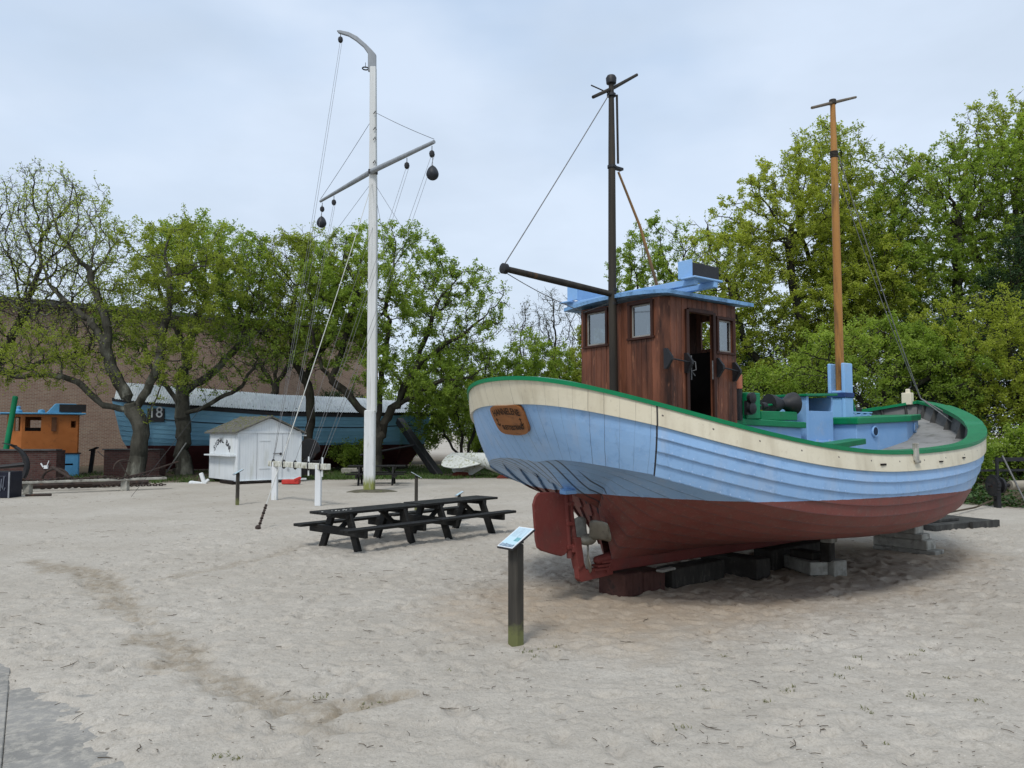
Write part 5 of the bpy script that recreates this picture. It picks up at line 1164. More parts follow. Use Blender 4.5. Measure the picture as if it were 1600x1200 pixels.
# two-lobed black propeller standing beside the hut
o=thing('ship_propeller','tall black ship propeller standing on edge behind the right side of the kiosk','propeller',(-9.35,33.0,0)); c=at(482,722,33.0)
MB().lathe([(.08,-.3),(.17,-.2),(.2,0),(.17,.2),(.08,.28)],c,(.15,1,0),16).build('hub',IRON,o,smooth=True,world=True)
for ang,rr,ww in((88,.95,.50),(232,.62,.42),(318,.62,.42)):
    q=MB(); a=R_(ang); out=[]
    for k in range(22):
        t=2*math.pi*k/22; u_=rr*.56+rr*.50*math.cos(t); v_=ww*math.sin(t)*(1.0 if math.cos(t)>-.2 else .75); out.append((u_*math.cos(a)-v_*math.sin(a),u_*math.sin(a)+v_*math.cos(a)))
    q.prism(out,.07,c,(1,-.12,0),(0,0,1)); q.build('blade',IRON,o,world=True,bevel=.02)

# ---------------------------------------------------------------- signal mast
MY=24.73; mx=gp(577,768).x
sm=thing('signal_mast','tall white wooden signal mast with a grey yard and bent gaff at its head','signal mast',(mx,MY,0),R_(0))
MASTW=pm('weathered_white_mast',(.50,.51,.49),(.64,.65,.64),2,.65,.45,18,(4,4,.18),c3=(.30,.30,.26),c3scale=2.6,c3lo=.56,c3hi=.72)
def mastmat():
    m,nt=newmat('mossy_mast_foot'); tc=N(nt,'ShaderNodeTexCoord').outputs['Object']; sx=N(nt,'ShaderNodeSeparateXYZ'); LK(nt,tc,sx.inputs[0]); n=noise(nt,tc,2.5,5,.6,(4,4,.3)); n2=noise(nt,tc,9,4,.6,(2,2,.3))
    c=mix(nt,ramp(nt,n,[(.35,0),(.7,1)]),(.53,.55,.54),(.66,.67,.66)); z=mathn(nt,'ADD',sx.outputs[2],mathn(nt,'MULTIPLY',n2,-.5)); g=ramp(nt,z,[(0,1),(.28,0)]); c=mix(nt,g,c,(.20,.22,.05)); c=mix(nt,ramp(nt,n2,[(.58,0),(.66,.5)]),c,(.33,.33,.28)); finish(nt,c,.65,n,.4,.01); return m
MFM=mastmat()
q=MB(); q.box((0,0,1.25),(.335,.31,2.7)); q.build('mast_foot',MFM,sm,bevel=.03)
zk=lambda py: EYE+(675-py)/1200*MY*1.0
q=MB(); q.add([(s*w/2+ox_,t*w/2,z) for (w,z,ox_) in((.29,2.55,.05),(.27,8,.03),(.22,11.5,-.005),(.20,13.95,-.03)) for s,t in((-1,-1),(1,-1),(1,1),(-1,1))],[(i*4+k,i*4+(k+1)%4,i*4+4+(k+1)%4,i*4+4+k) for i in range(3) for k in range(4)]+[(0,1,2,3),(12,13,14,15)]); q.build('mast_pole',MASTW,sm,bevel=.02)
GREYP=pm('grey_painted_timber',(.22,.24,.26),(.32,.34,.36),3,.55,.3,30,(2,2,.4))
p_=lambda px,py:(at(px,py,MY)-Vector((mx,MY,0)))
q=MB(); out=[(p_(*c).x,p_(*c).z) for c in((575,112),(575,84),(568,74),(556,64),(545,57),(529,52),(526,48),(531,47.5),(545,50.5),(558,57),(572,69),(581,78),(588,86),(588,108),(585,113))]
q.prism([(a,b) for a,b in out],.09,(0,0,0),(1,0,0),(0,0,1)); q.build('gaff_head',GREYP,sm,bevel=.02)
q=MB(); c=p_(571,107); q.tube([c+Vector((.10*math.cos(t),.10*math.sin(t),0)) for t in np.linspace(0,6.283,15)],.022,6,False); q.tube([c+Vector((0,0,.02)),c+Vector((0,0,.2))],.01,5); q.tube([c+Vector((.1,0,0)),c+Vector((.22,0,-.02))],.02,5); q.build('ring_bracket',IRON,sm)
yl=Vector((-7.05,27.8,0));yr=Vector((-2.28,22.0,0)); yz=10.38
Lw=lambda v:Vector((v[0]-mx,v[1]-MY,v[2]))
yl.z=yz;yr.z=yz; q=MB(); ymid=Vector((mx+.03,MY-.22,yz)); q.tube([Lw(yl),Lw(yl.lerp(ymid,.6)),Lw(ymid),Lw(ymid.lerp(yr,.4)),Lw(yr)],[.05,.075,.085,.075,.055],12); yo=q.build('yard',GREYP,sm,smooth=True)
q=MB(); q.box(Lw(ymid)+Vector((0,.08,0)),(.28,.2,.12)); q.build('yard_clamp',IRON,sm)
for k in range(4):
    z=zk((170,196,212,250)[k]); MB().tube([(.03,-.16,z),(.09,-.17,z+.09),(.12,-.16,z)],.016,6).build('mast_step',IRON,sm)
def pulley(wp,par,sc=1.0):
    q=MB(); q.lathe([(.02,-.11),(.07,-.07),(.085,0),(.07,.07),(.02,.11)],Lw(wp),(0,0,1),10); q.tube([Lw(wp)+Vector((0,0,.1)),Lw(wp)+Vector((0,0,.24))],.012,5); q.build('pulley_block',IRON,par,smooth=True)
def yp(f): return yl.lerp(yr,f)
pl_=[yp(.02)-Vector((0,0,.33)),yp(.145)-Vector((0,0,.3)),yp(.80)-Vector((0,0,.3)),yp(.985)-Vector((0,0,.33)),at(532,62,MY)]
for wp in pl_: pulley(wp,yo if wp is not pl_[4] else sm)
# belaying rail
rail_a=gp(429,781); rail_b=gp(497,790); br=thing('belaying_rail','low white timber belaying rail on two posts where the signal halyards end','belaying rail',(rail_a.x,rail_a.y,0))
WPOST=pm('white_post_paint',(.62,.64,.65),(.72,.74,.75),3,.6,.3,25,(1,1,.3),c3=(.45,.45,.36),c3scale=4,c3lo=.58,c3hi=.75)
for p in(rail_a,rail_b): MB().box((p.x,p.y,.52),(.15,.15,1.06)).build('post',WPOST,br,world=True,bevel=.012)
rz_=1.01; ra_=rail_a.lerp(rail_b,-.13);rb_=rail_a.lerp(rail_b,1.20); ra_.z=rb_.z=rz_; MB().bar(ra_,rb_,.15,.15).build('cross_beam',pm('peeling_white_beam',(.45,.45,.38),(.62,.62,.56),4,.7,.4,25,(3,1,1),c3=(.25,.24,.17),c3scale=5,c3lo=.5,c3hi=.62),br,world=True,bevel=.012)
axd=(rb_-ra_).normalized()
for f in(.055,.25,.45,.68,.88):
    c=ra_.lerp(rb_,f); q=MB(); q.tube([c+Vector((0,.11*math.cos(t),.11*math.sin(t)))+axd*.02*t/6 for t in np.linspace(0,12.5,25)],.02,6); q.build('rope_turns',IRON,br,world=True)
for f in(.69,.91): c=ra_.lerp(rb_,f)+Vector((0,-.02,0)); MB().tube([c-Vector((0,0,.26)),c+Vector((0,0,.24))],.022,8).build('belaying_pin',WHITE,br,world=True)
# halyards (part of the mast rigging)
def hal(a,b,sag=.05,r=.0055,mat=WIRE): MB().tube([Lw(p) for p in sagline(a,b,sag,12)],r,5).build('halyard',mat,sm)
E_=lambda f,dx=0: ra_.lerp(rb_,f)+Vector((dx,0,.08))
hal(pl_[4],E_(.05),.12);hal(pl_[4]+Vector((.06,0,0)),E_(.07),.25)
hal(pl_[1],E_(.24),.05);hal(pl_[1]+Vector((.06,0,0)),E_(.27),.1)
hal(pl_[0],E_(.055),.05)
hal(pl_[2],E_(.66),.1);hal(pl_[2]+Vector((.08,0,0)),E_(.69),.2);hal(pl_[3],E_(.86),.1);hal(pl_[3]+Vector((.08,.05,0)),E_(.90),.2)
hal(Vector((mx+.05,MY-.1,zk(350))),E_(.45),.1)
DWIRE=pm('dark_wire',(.04,.04,.04),(.08,.08,.08),30,.7)
def stay(a,b,sag=.1,r=.006): MB().tube([Lw(p) for p in sagline(a,b,sag,12)],r,5).build('stay',DWIRE,sm)
def shack(pt,n=.35): pass
top=Vector((mx+.0,MY,zk(276)))
st_end=gp(403,828); 
# main rope stay ends in a chain of shackles
mid_=top.lerp(st_end,.955); mid_.z+=0.0
MB().tube([Lw(p) for p in sagline(top,mid_,.12,12)],.011,6).build('stay',pm('pale_rope',(.40,.40,.37),(.52,.52,.48),20,.8),sm)
q=MB(); 
for i in range(5):
    a=mid_.lerp(st_end,i/5);b=mid_.lerp(st_end,(i+1)/5-.02); q.lathe([(.012,0),(.03,.02),(.022,(b-a).length*.5),(.035,(b-a).length*.9),(.012,(b-a).length)],Lw(a),(b-a),8)
q.lathe([(.02,-.05),(.06,0),(.02,.05)],Lw(st_end+Vector((0,0,.04))),(0,1,0),10); q.build('shackle_chain',RUST,sm)
for (px,py) in((205,776),(672,744),(905,778)): stay(top,gp(px,py),.10)
stay(Vector((mx-.05,MY,zk(176))),yl+Vector((0,0,.08)),.03,.008); stay(Vector((mx+.12,MY,zk(166))),yr+Vector((0,0,.08)),.03,.008)
# end pieces of the left stay, on the ground
o=thing('tensioning_rod','pale steel rod holding the left mast stay down beside the second oak trunk','rod',tuple(gp(258,742))); MB().tube([at(291,692,33.2),at(260,738,33.2)],.028,6).build('bar',pm('galvanised_rod',(.22,.22,.20),(.3,.3,.28),6,.5),o,world=True)
# storm balls
def stormball(wp,r,label):
    o=thing('signal_ball',label,'signal ball',tuple(wp),0,'black signal balls hanging from the yard'); q=MB(); prof=[]
    for k in range(15):
        t=math.pi*k/14; rr=r*math.sin(t); zz=-r*math.cos(t); 
        if zz>0: zz*=1.35; rr*=(1-.18*(zz/r)/1.35)
        prof.append((rr,zz))
    q.lathe(prof,(0,0,0),(0,0,1),20); q.build('ball',pm('dull_black_ball',(.02,.023,.028),(.04,.045,.052),6,.5,.2,30),o,smooth=True)
    q=MB(); q.tube([(0,0,r*1.3),(0,0,r*1.3+.42)],.010,6); q.lathe([(.01,-.03),(.03,0),(.01,.03)],(0,0,r*1.35),(0,0,1),8); q.build('hanger',WIRE,o)
cb_=yp(.99); stormball(Vector((cb_.x,cb_.y,EYE+(675-265)/1200*cb_.y)),.185,'larger black pear-shaped ball hanging from the right end of the yard')
cb_=yp(.015); stormball(Vector((cb_.x,cb_.y,EYE+(675-344)/1200*cb_.y)),.18,'smaller black pear-shaped ball hanging from the left end of the yard')
q=MB(); G=[]
for j in range(6):
    r=.05+.56*j/5; G.append([Vector((mx+.1+r*1.35*math.cos(t)*(1+.12*math.sin(3*t)),MY-.05+r*.9*math.sin(t)*(1+.1*math.cos(2*t)),[.07,.07,.065,.05,.02,-.02][j])) for t in np.linspace(0,2*math.pi,41)[:-1]])
q.grid(G,True); sp_=q.build('soil_mound',pm('mossy_soil',(.07,.065,.045),(.13,.12,.085),6,.95,.8,20,c3=(.10,.12,.04),c3scale=5,bdist=.03),smooth=True); tag(sp_,kind='structure')

# ---------------------------------------------------------------- information stands
POST=pm('dark_mossy_post',(.030,.026,.020),(.065,.058,.046),3,.85,.5,40,(3,3,.3),c3=(.11,.11,.05),c3scale=2.5,c3lo=.58,c3hi=.7)
def postmat():
    m,nt=newmat('info_post_wood'); tc=N(nt,'ShaderNodeTexCoord').outputs['Object']; sx=N(nt,'ShaderNodeSeparateXYZ'); LK(nt,tc,sx.inputs[0]); n=noise(nt,tc,5,5,.6,(4,4,.3)); n2=noise(nt,tc,14,4,.6)
    c=mix(nt,ramp(nt,n,[(.35,0),(.7,1)]),(.022,.019,.014),(.060,.052,.040)); z=mathn(nt,'ADD',sx.outputs[2],mathn(nt,'MULTIPLY',n2,-.22)); c=mix(nt,ramp(nt,z,[(0,.9),(.10,0)]),c,(.13,.14,.045)); c=mix(nt,ramp(nt,n,[(.66,0),(.72,.7)]),c,(.12,.11,.09)); finish(nt,c,.85,n,.6,.01); return m
PSM=postmat()
def panelmat():
    m,nt=newmat('info_panel_print'); tc=N(nt,'ShaderNodeTexCoord').outputs['Object']; s=N(nt,'ShaderNodeSeparateXYZ'); LK(nt,tc,s.inputs[0]); x,y=s.outputs[0],s.outputs[1]
    def band(v,a,b): return mathn(nt,'MULTIPLY',mathn(nt,'GREATER_THAN',v,a),mathn(nt,'LESS_THAN',v,b))
    n=noise(nt,tc,60,3); n3=noise(nt,tc,22,3,.5)
    c=mix(nt,mathn(nt,'MULTIPLY',mathn(nt,'ADD',y,.16),2.2,True),(.42,.62,.70),(.50,.60,.68))
    # rows of small print
    ln=mathn(nt,'MULTIPLY',mathn(nt,'GREATER_THAN',mathn(nt,'FRACT',mathn(nt,'MULTIPLY',y,85)),.5),band(y,.0,.135)); ln=mathn(nt,'MULTIPLY',ln,mathn(nt,'GREATER_THAN',noise(nt,tc,120,2,.5,(1,.05,1)),.47)); ln=mathn(nt,'MULTIPLY',ln,band(x,-.082,.082)); c=mix(nt,mathn(nt,'MULTIPLY',ln,.55),c,(.16,.20,.25))
    bt=mathn(nt,'LESS_THAN',mathn(nt,'ADD',y,mathn(nt,'MULTIPLY',n3,.05)),-.075); c=mix(nt,bt,c,(.13,.20,.27))
    lt=mathn(nt,'MULTIPLY',bt,mathn(nt,'GREATER_THAN',n,.52)); c=mix(nt,mathn(nt,'MULTIPLY',lt,.6),c,(.40,.50,.56))
    pic=mathn(nt,'MULTIPLY',band(x,.02,.085),band(y,-.055,.0)); c=mix(nt,pic,c,mix(nt,ramp(nt,n3,[(.4,0),(.6,1)]),(.03,.20,.24),(.16,.38,.42)))
    ed=mathn(nt,'MAXIMUM',mathn(nt,'GREATER_THAN',mathn(nt,'ABSOLUTE',x),.094),mathn(nt,'GREATER_THAN',mathn(nt,'ABSOLUTE',y),.143)); c=mix(nt,ed,c,(.72,.76,.78))
    finish(nt,c,.3,spec=.5); return m
PNM=panelmat()
base=gp(802,1010); az=math.atan2(.63,.75)
st=thing('info_stand','nearest dark wooden post with a pale tilted information panel, before the boat stern','info stand',(base.x,base.y,0),az-math.pi/2,'information posts on the sand')
# local: +y is uphill direction of the panel, x across
MB().box((0,.03,.44),(.13,.085,.92)).build('post',PSM,st,bevel=.008)
MB().box((0,.03,.915),(.12,.085,.02)).build('post_cap',IRON,st)
tl=R_(30); q=MB(); q.box((0,0,0),(.205,.30,.006)); pan=q.build('panel',PNM,st); pan.location=(0,.03,.955); pan.rotation_euler=(tl,0,0)
q=MB(); q.box((0,0,0),(.215,.31,.014)); pb=q.build('panel_tray',IRON,st); pb.location=(0,.035,.944); pb.rotation_euler=(tl,0,0)
def cp(px,py,rz,lab,sc=1.0):
    b=gp(px,py); c=copytree(st,(b.x,b.y,0),rz,lab); c.scale=(sc,)*3; return c
cp(369,789,az-math.pi/2-.15,'dark post with a small pale information panel left of the belaying rail, before the kiosk',.9)
cp(652,800,az-math.pi/2+2.6,'dark information post seen from behind, between signal mast and picnic tables',.92)
c=cp(716,815,az-math.pi/2-.3,'pale information panel just showing over the far side of the picnic tables',.62)

# ---------------------------------------------------------------- picnic tables
def picnic(label,loc,rz):
    o=thing('picnic_table',label,'picnic table',loc,rz,'dark timber picnic tables'); Lh=.97
    for j,y in enumerate(np.linspace(-.235,.235,5)): MB().box((0,y,.60),(2*Lh+random.uniform(-.01,.01),.105,.042)).build('top_board',WOOD_BLACK,o,bevel=.006)
    for s in(1,-1):
        for d in(-.058,.058): MB().box((0,s*(.64)+d,.365),(2*Lh+random.uniform(-.02,.02),.108,.045)).build('seat_board',WOOD_BLACK,o,bevel=.006)
    for x in(-.62,.62):
        MB().box((x,0,.30),(.06,1.5,.13)).build('seat_bearer',WOOD_BLACK,o,bevel=.006); MB().box((x,0,.545),(.06,.56,.09)).build('top_bearer',WOOD_BLACK,o,bevel=.006)
        for s in(1,-1): MB().bar((x-.05 if x>0 else x+.05,s*.22,.56),(x-.05 if x>0 else x+.05,s*.50,-.05),.06,.14,(0,1,0)).build('leg',WOOD_BLACK,o,bevel=.006)
        MB().bar((x*.93,0,.32),(x*.42,0,.56),.08,.06).build('brace',WOOD_BLACK,o,bevel=.006)
    return o
ta=R_(49); td=Vector((math.cos(ta),math.sin(ta),0)); t0=Vector((-3.07,12.37,0))
p1_=picnic('nearer black picnic table, the left one of the pair placed end to end',tuple(t0+td*.97),ta)
t2=t0+td*2.94+Vector((.02,-.03,0)); copytree(p1_,(t2.x,t2.y,.015),ta+R_(.6),'farther black picnic table, right one of the pair placed end to end')
pf=copytree(p1_,(-4.9,28.0,0),R_(4),'distant black picnic table in the shade behind the signal mast'); pf.scale=(1.05,1.05,1.12)
SP_=pm('bird_droppings',(.45,.45,.42),(.6,.6,.56),20,.8)
q=MB(); cc=t0+td*.42
for _ in range(14):
    p=cc+td*random.gauss(0,.13)+Vector((td.y,-td.x,0))*random.gauss(-.02,.035); r=random.uniform(.008,.022); q.lathe([(r,0),(r*.7,.003)],(p.x,p.y,.6212),(0,0,1),8)
o=q.build('pale_droppings',SP_); tag(o,'pale droppings splashed on the near end of the left picnic table','droppings',kind='stuff')

# ---------------------------------------------------------------- white float with fins
FLM=pm('mottled_white_float',(.58,.60,.56),(.68,.70,.66),3,.6,.3,25,c3=(.30,.31,.18),c3scale=7,c3lo=.52,c3hi=.64,c4=(.12,.11,.09))
ft=Vector((-2.62,33.6,1.0)); fd=Vector((.80,-.58,-.13)).normalized(); fl=thing('finned_float','mottled white torpedo-shaped float with tail fins resting on red cradles','float',(-1.2,32.7,0))
q=MB(); q.lathe([(.03,0),(.07,.15),(.15,.7),(.27,1.5),(.38,2.3),(.47,3.0),(.50,3.6),(.47,4.1),(.36,4.6),(.15,4.9),(.03,4.95)],ft+Vector((.0,0,-.05)),fd,28); q.build('float_body',FLM,fl,smooth=True,world=True)
for k,a in enumerate((-36,-100,-160)):
    a=R_(a); up=Vector((0,0,1)); sx_=fd.cross(up).normalized(); u2=sx_.cross(fd); rd_=sx_*math.cos(a)+u2*math.sin(a); q=MB()
    q.prism([(-.12,.0),(-.24,.30),(-.20,.66),(-.08,.86),(.10,.94),(.60,.93),(1.0,.80),(1.9,.22),(1.9,0)],.05,ft+fd*.15,fd,rd_); q.build('tail_fin',FLM,fl,world=True,bevel=.01)
CRD=pm('cradle_red',(.13,.03,.02),(.18,.045,.03),4,.7)
for f,wd in((.55,.9),(3.2,1.2)):
    c=ft+fd*f; q=MB(); q.prism([(-wd/2,0),(wd/2,0),(wd*.38,.14),(wd*.22,c.z-.45 if f>1 else .18),(-wd*.22,c.z-.45 if f>1 else .18),(-wd*.38,.14)],.3,(c.x,c.y,0),(1,.2,0),(0,0,1)); q.build('cradle',CRD,fl,world=True,bevel=.01)

# ---------------------------------------------------------------- right side: pallets, fence, winch
PAL=pm('dark_wet_boards',(.028,.028,.027),(.06,.06,.056),4,.7,.4,40,(4,1,1),c3=(.11,.11,.10),c3scale=3,c3lo=.56,c3hi=.72)
a=gp(1442,832);b=gp(1512,834);c=gp(1552,818)
o=thing('ground_hatch','dark timber hatch cover lying flat on the sand beyond the bow','hatch cover',(8.4,15.0,0))
q=MB(); q.prism([(7.35,15.6),(8.05,14.75),(9.75,15.65),(9.3,16.7),(8.2,16.4)],.13,(0,0,.065),(1,0,0),(0,1,0)); q.build('lower_panel',PAL,o,world=True,bevel=.01)
q=MB(); q.prism([(7.5,15.75),(8.1,15.05),(8.95,15.5),(8.6,16.3)],.06,(0,0,.163),(1,0,0),(0,1,0)); q.build('upper_panel',PAL,o,world=True,bevel=.01)
q=MB(); q.bar((9.0,15.2,.07),(9.78,15.6,.07),.07,.14); q.build('edge_beam',PAL,o,world=True)
FY=19.7
fe=thing('iron_railing','low dark iron railing with two horizontal bars at the right edge','railing',(12.3,FY,0)); 
for z in(1.20,.92): MB().bar((11.9 if z<1 else 12.35,FY,z),(15.2,FY+.5,z),.05,.10 if z>1 else .055).build('bar',IRON,fe,world=True)
for x in(12.38,13.5,14.6): MB().bar((x,FY+.14*(x-12.4),-.1),(x,FY+.14*(x-12.4),1.24),.06,.06).build('post',IRON,fe,world=True)
wz=.56; wi=thing('hand_winch','old winch with toothed black wheel and grey wooden drum behind the railing','winch',(12.3,19.5,0)); WY=19.45
q=MB(); q.lathe([(.05,-.1),(.24,-.08),(.24,-.02),(.12,0),(.12,.1),(.20,.12),(.20,.18),(.05,.2)],(12.15,WY,wz),(1,.1,0),20)
for k in range(20):
    t=k*math.pi/10; q.box((12.10,WY+.25*math.cos(t),wz+.25*math.sin(t)),(.07,.04,.04))
q.build('gear_wheel',IRON,wi,world=True); MB().lathe([(.115,0),(.12,.05),(.12,2.3),(.11,2.35)],(12.55,WY+.03,wz),(1,.1,0),18).build('wooden_drum',pm('pale_drum_wood',(.22,.20,.16),(.34,.31,.25),4,.8,.4,30,(.4,2,2)),wi,smooth=True,world=True)
MB().tube([(11.95,WY,wz),(15.0,WY+.28,wz)],.045,8).build('axle',IRON,wi,world=True); MB().box((12.2,WY,wz/2-.05),(.10,.16,wz+.1)).build('stand',IRON,wi,world=True)
MB().box((15.0,WY+.28,wz/2-.05),(.10,.16,wz+.1)).build('stand',IRON,wi,world=True)
ironbit('leaning_rod','thin pale rod leaning against the iron railing','rod',[(12.75,FY-.6,.0),(12.5,FY-.05,1.3)],.02,(12.7,FY-.6,0),WIRE)
a=gp(1499,768); o=thing('orange_float','small orange plastic float lying at the edge of the undergrowth right of the bow','float',(a.x,a.y,.1)); q=MB(); q.lathe([(.03,-.16),(.10,-.12),(.12,0),(.10,.12),(.03,.16)],(a.x,a.y,.10),(1,.2,.1),14); q.build('float_body',pm('orange_plastic',(.55,.13,.03),(.62,.17,.05),5,.5),o,smooth=True,world=True)
ironbit('fallen_branch','long thin dry branch on the sand edge right of the bow',"branch",[(9.0,16.9,.05),(10.4,18.0,.08),(11.3,18.9,.06),(12.3,19.6,.22)],.022,(9.0,16.9,0),TWIG)

# ---------------------------------------------------------------- the oaks and other trees
def env(*e): return list(e)
# left pair (forked pale trunk, then the straighter one), local coordinates, y away
tree('oak_tree','sparse oak with pale forked trunk, the leftmost of the trunks standing on the sand edge','tree',-14.95,30.6,11,
  [S((0,0,0),(.05,0,.5),(.12,.05,1.25),(.22,0,1.9),(.05,0,2.5),(-.25,-.05,3.1)),S((-.25,-.05,3.1),(-.75,0,3.9),(-1.2,.1,4.9),(-1.35,.1,6.2),(-1.8,0,7.6),(-2.2,.1,8.6),join=(-.25,-.05,3.1)),S((.35,.1,3.6),(.75,.2,4.8),(.9,.1,5.9),(1.2,0,7.4),(1.0,0,8.8),join=(-.1,0,2.8)),S((-1.2,-.3,3.0),(-2.1,-.5,3.9),(-3.2,-.6,4.2),(-4.4,-.7,4.1),(-5.4,-.8,4.6),join=(-.1,0,2.75)),S((.55,-.2,2.6),(.9,-.25,3.3),(1.2,-.3,4.0),join=(.15,0,2.0)),S((-2.4,.3,6.6),(-3.6,.5,7.6),join=(-1.3,.1,5.5))],
  env((-2.6,.2,7.8,3.6,3.0,3.2,3),(1.2,.2,8.2,3.0,2.8,2.6,2.2),(-4.2,-.5,5.0,2.8,2.4,1.5,1.3),(1.0,0,5.2,2.0,2.0,1.6,.6),(-1.8,-.6,4.6,2.6,1.6,1.1,.7),(-3.6,-.3,6.6,2.0,1.8,1.2,.5),(-3.6,.2,10.4,2.4,2.0,2.3,1.3)),2500,.33,25000,.105,BARKP,LEAF_Y,GL,dk=.5,lfilt=lambda c: .25+.75*ss(-3.5,1.5,c[:,0])*1.0+.35*(c[:,2]<6),step=.28)
tree('oak_tree','oak with straight dark trunk and bright green dome right of the forked oak','tree',-14.55,34.3,23,
  [S((0,0,0),(-.08,0,.8),(-.12,0,1.8),(-.2,.1,3.0),(-.2,.1,4.2),(-.1,.1,5.6)),S((.55,.1,4.2),(1.5,.1,5.0),(2.3,0,5.9),(2.6,.1,7.2),join=(-.2,.1,3.5)),S((-.9,0,4.0),(-1.7,0,5.0),(-2.0,.1,6.4),join=(-.2,.1,3.1)),S((.3,.1,6.6),(.8,0,8.0),join=(-.1,.1,5.5)),S((-.7,.1,6.8),(-1.3,0,8.2),join=(-.1,.1,5.5)),S((1.3,-.2,3.3),(2.6,-.3,4.0),(3.2,-.3,5.0),join=(-.2,.1,2.8))],
  env((.8,.1,8.9,3.6,3.2,2.9,4),(2.6,0,6.2,2.6,2.4,2.2,1.4),(-2.2,.1,6.8,2.2,2.2,2.0,1),(1.5,0,4.6,3.0,2.2,1.1,.8)),2600,.34,31000,.115,BARKP,LEAF_G,GL,dk=.5,lfilt=lambda c:.3+.7*ss(5,9,c[:,2]),step=.28)
tree('oak_tree','thinly leaved tree whose bare grey branches enter from the left edge','tree',-23.5,33.5,31,
  [S((0,0,0),(.1,0,1.6),(.5,0,3.6),(1.3,0,5.6),(2.2,0,7.4)),S((1.8,.1,4.6),(3.4,.2,5.2),(4.8,.1,5.4),join=(.9,0,4.4)),S((-.6,0,6),(-1.0,0,7.6),join=(.5,0,3.8))],
  env((2.2,0,9.9,4.3,3.0,4.0,3),(4.2,0,6.0,2.8,2.2,1.6,1.1),(-1,0,7,3,3,2.5,1)),2300,.26,9000,.10,BARK,LEAF_Y,GL,dk=.48,twigs=3,step=.28)
tree('oak_tree','green oak with a dark leaning trunk beside the black propeller','tree',-9.35,35.2,47,
  [S((0,0,0),(.05,0,1.2),(.15,0,2.6),(.05,0,3.8),(-.35,0,4.7),(-.8,0,5.6)),S((-1.6,0,6.0),(-2.4,.2,6.6),(-3.2,.1,7.4),join=(-.5,0,5.0)),S((.3,0,5.4),(1.1,0,6.6),(1.5,0,8.0),join=(-.1,0,4.3)),S((-.9,.1,7.0),(-.6,0,8.4),join=(-.8,0,5.5))],
  env((.0,0,8.6,3.1,2.8,2.9,3),(-2.0,0,7.2,2.4,2.2,2.0,1.5),(1.6,0,6.6,2.2,2.0,1.8,1)),2100,.22,27000,.115,BARK,LEAF_Y,GL,dk=.5,lfilt=lambda c:.35+.65*ss(-2.5,.5,c[:,0]))
tree('oak_tree','broad dense oak with spreading dark limbs right behind the signal mast','tree',-5.95,33.4,53,
  [S((0,0,0),(.05,.1,.9),(.1,.1,1.7)),S((-.25,.1,2.6),(-.95,0,3.3),(-1.9,-.1,4.2),(-2.5,0,5.4),(-2.9,0,6.6),join=(.1,.1,1.7)),S((.55,.1,2.6),(1.1,.2,3.6),(1.8,.1,4.8),(2.8,0,5.6),(3.8,0,6.2),join=(.1,.1,1.7)),S((.15,.2,3.2),(.2,.3,4.6),(.5,.2,6.2),(.4,.2,7.8),join=(.1,.1,1.8)),S((-1.6,.1,5.2),(-1.2,.1,6.8),(-.8,0,8.0),join=(-1.9,-.1,4.2)),S((2.2,.2,6.2),(2.6,.1,7.4),join=(1.8,.1,4.8)),S((1.9,-.3,3.6),(3.0,-.4,4.2),(4.2,-.4,4.3),join=(.9,.2,3.1))],
  env((.0,.2,8.6,3.8,3.2,2.7,4),(3.4,.1,7.2,2.8,2.6,2.4,2.6),(-2.4,0,6.3,2.2,2.2,2.4,1.3),(3.2,-.2,4.5,2.3,2.2,1.7,1.6),(.6,-.3,4.9,1.8,1.6,1.2,.7)),3000,.30,40000,.12,BARK,LEAF_G,GL,dk=.5)
tree('young_tree','bushy young oak between the big ship stern and the white float','tree',-2.3,36.5,61,
  [S((0,0,0),(-.1,0,1.0),(-.3,.1,2.4),(-.5,0,4.0)),S((.4,0,1.6),(.8,0,3.0),(1.0,0,4.4),join=(0,0,.4)),S((-.9,0,1.8),(-1.5,0,3.2),join=(0,0,.6)),S((1.3,.2,1.6),(2.0,.2,2.8),join=(0,0,.4))],
  env((-.2,0,4.4,2.6,2.3,2.3,3),(1.8,.1,3.6,2.0,1.9,1.8,1.5),(-1.6,0,2.6,1.3,1.4,1.2,.6)),1600,.13,26000,.115,BARK,LEAF_G,GL,dk=.42,nsd=5)
tree('bare_tree','nearly bare twiggy tree standing against the sky left of the boat stern','tree',2.6,46,67,
  [S((0,0,0),(-.1,0,2.4),(-.2,0,4.6),(0,0,6.6)),S((-1.2,0,4.6),(-1.9,0,6.2),join=(-.1,0,3.0)),S((1.2,0,4.8),(2.0,0,6.4),join=(-.1,0,3.0))],
  env((0,0,7.3,3.2,3,3.4,3),(-1.8,0,4.6,2.4,2,1.6,1)),1800,.2,2800,.11,BARK,LEAF_B,GL,twigs=3)
tree('bare_tree','twiggy grey-brown tree top showing between two green oaks left of the mast','tree',-14.2,45.5,71,
  [S((0,0,0),(0,0,3),(.2,0,6),(.1,0,8.5)),S((-1.5,0,7),(-2.2,0,9.2),join=(.1,0,4.5)),S((1.5,0,7),(2.4,0,9.4),join=(.1,0,4.5))],
  env((.3,0,10.6,4.0,3,3.6,3),(0,0,7,4.2,3,2,1)),2000,.24,6000,.12,BARK,LEAF_B,GL,twigs=3)
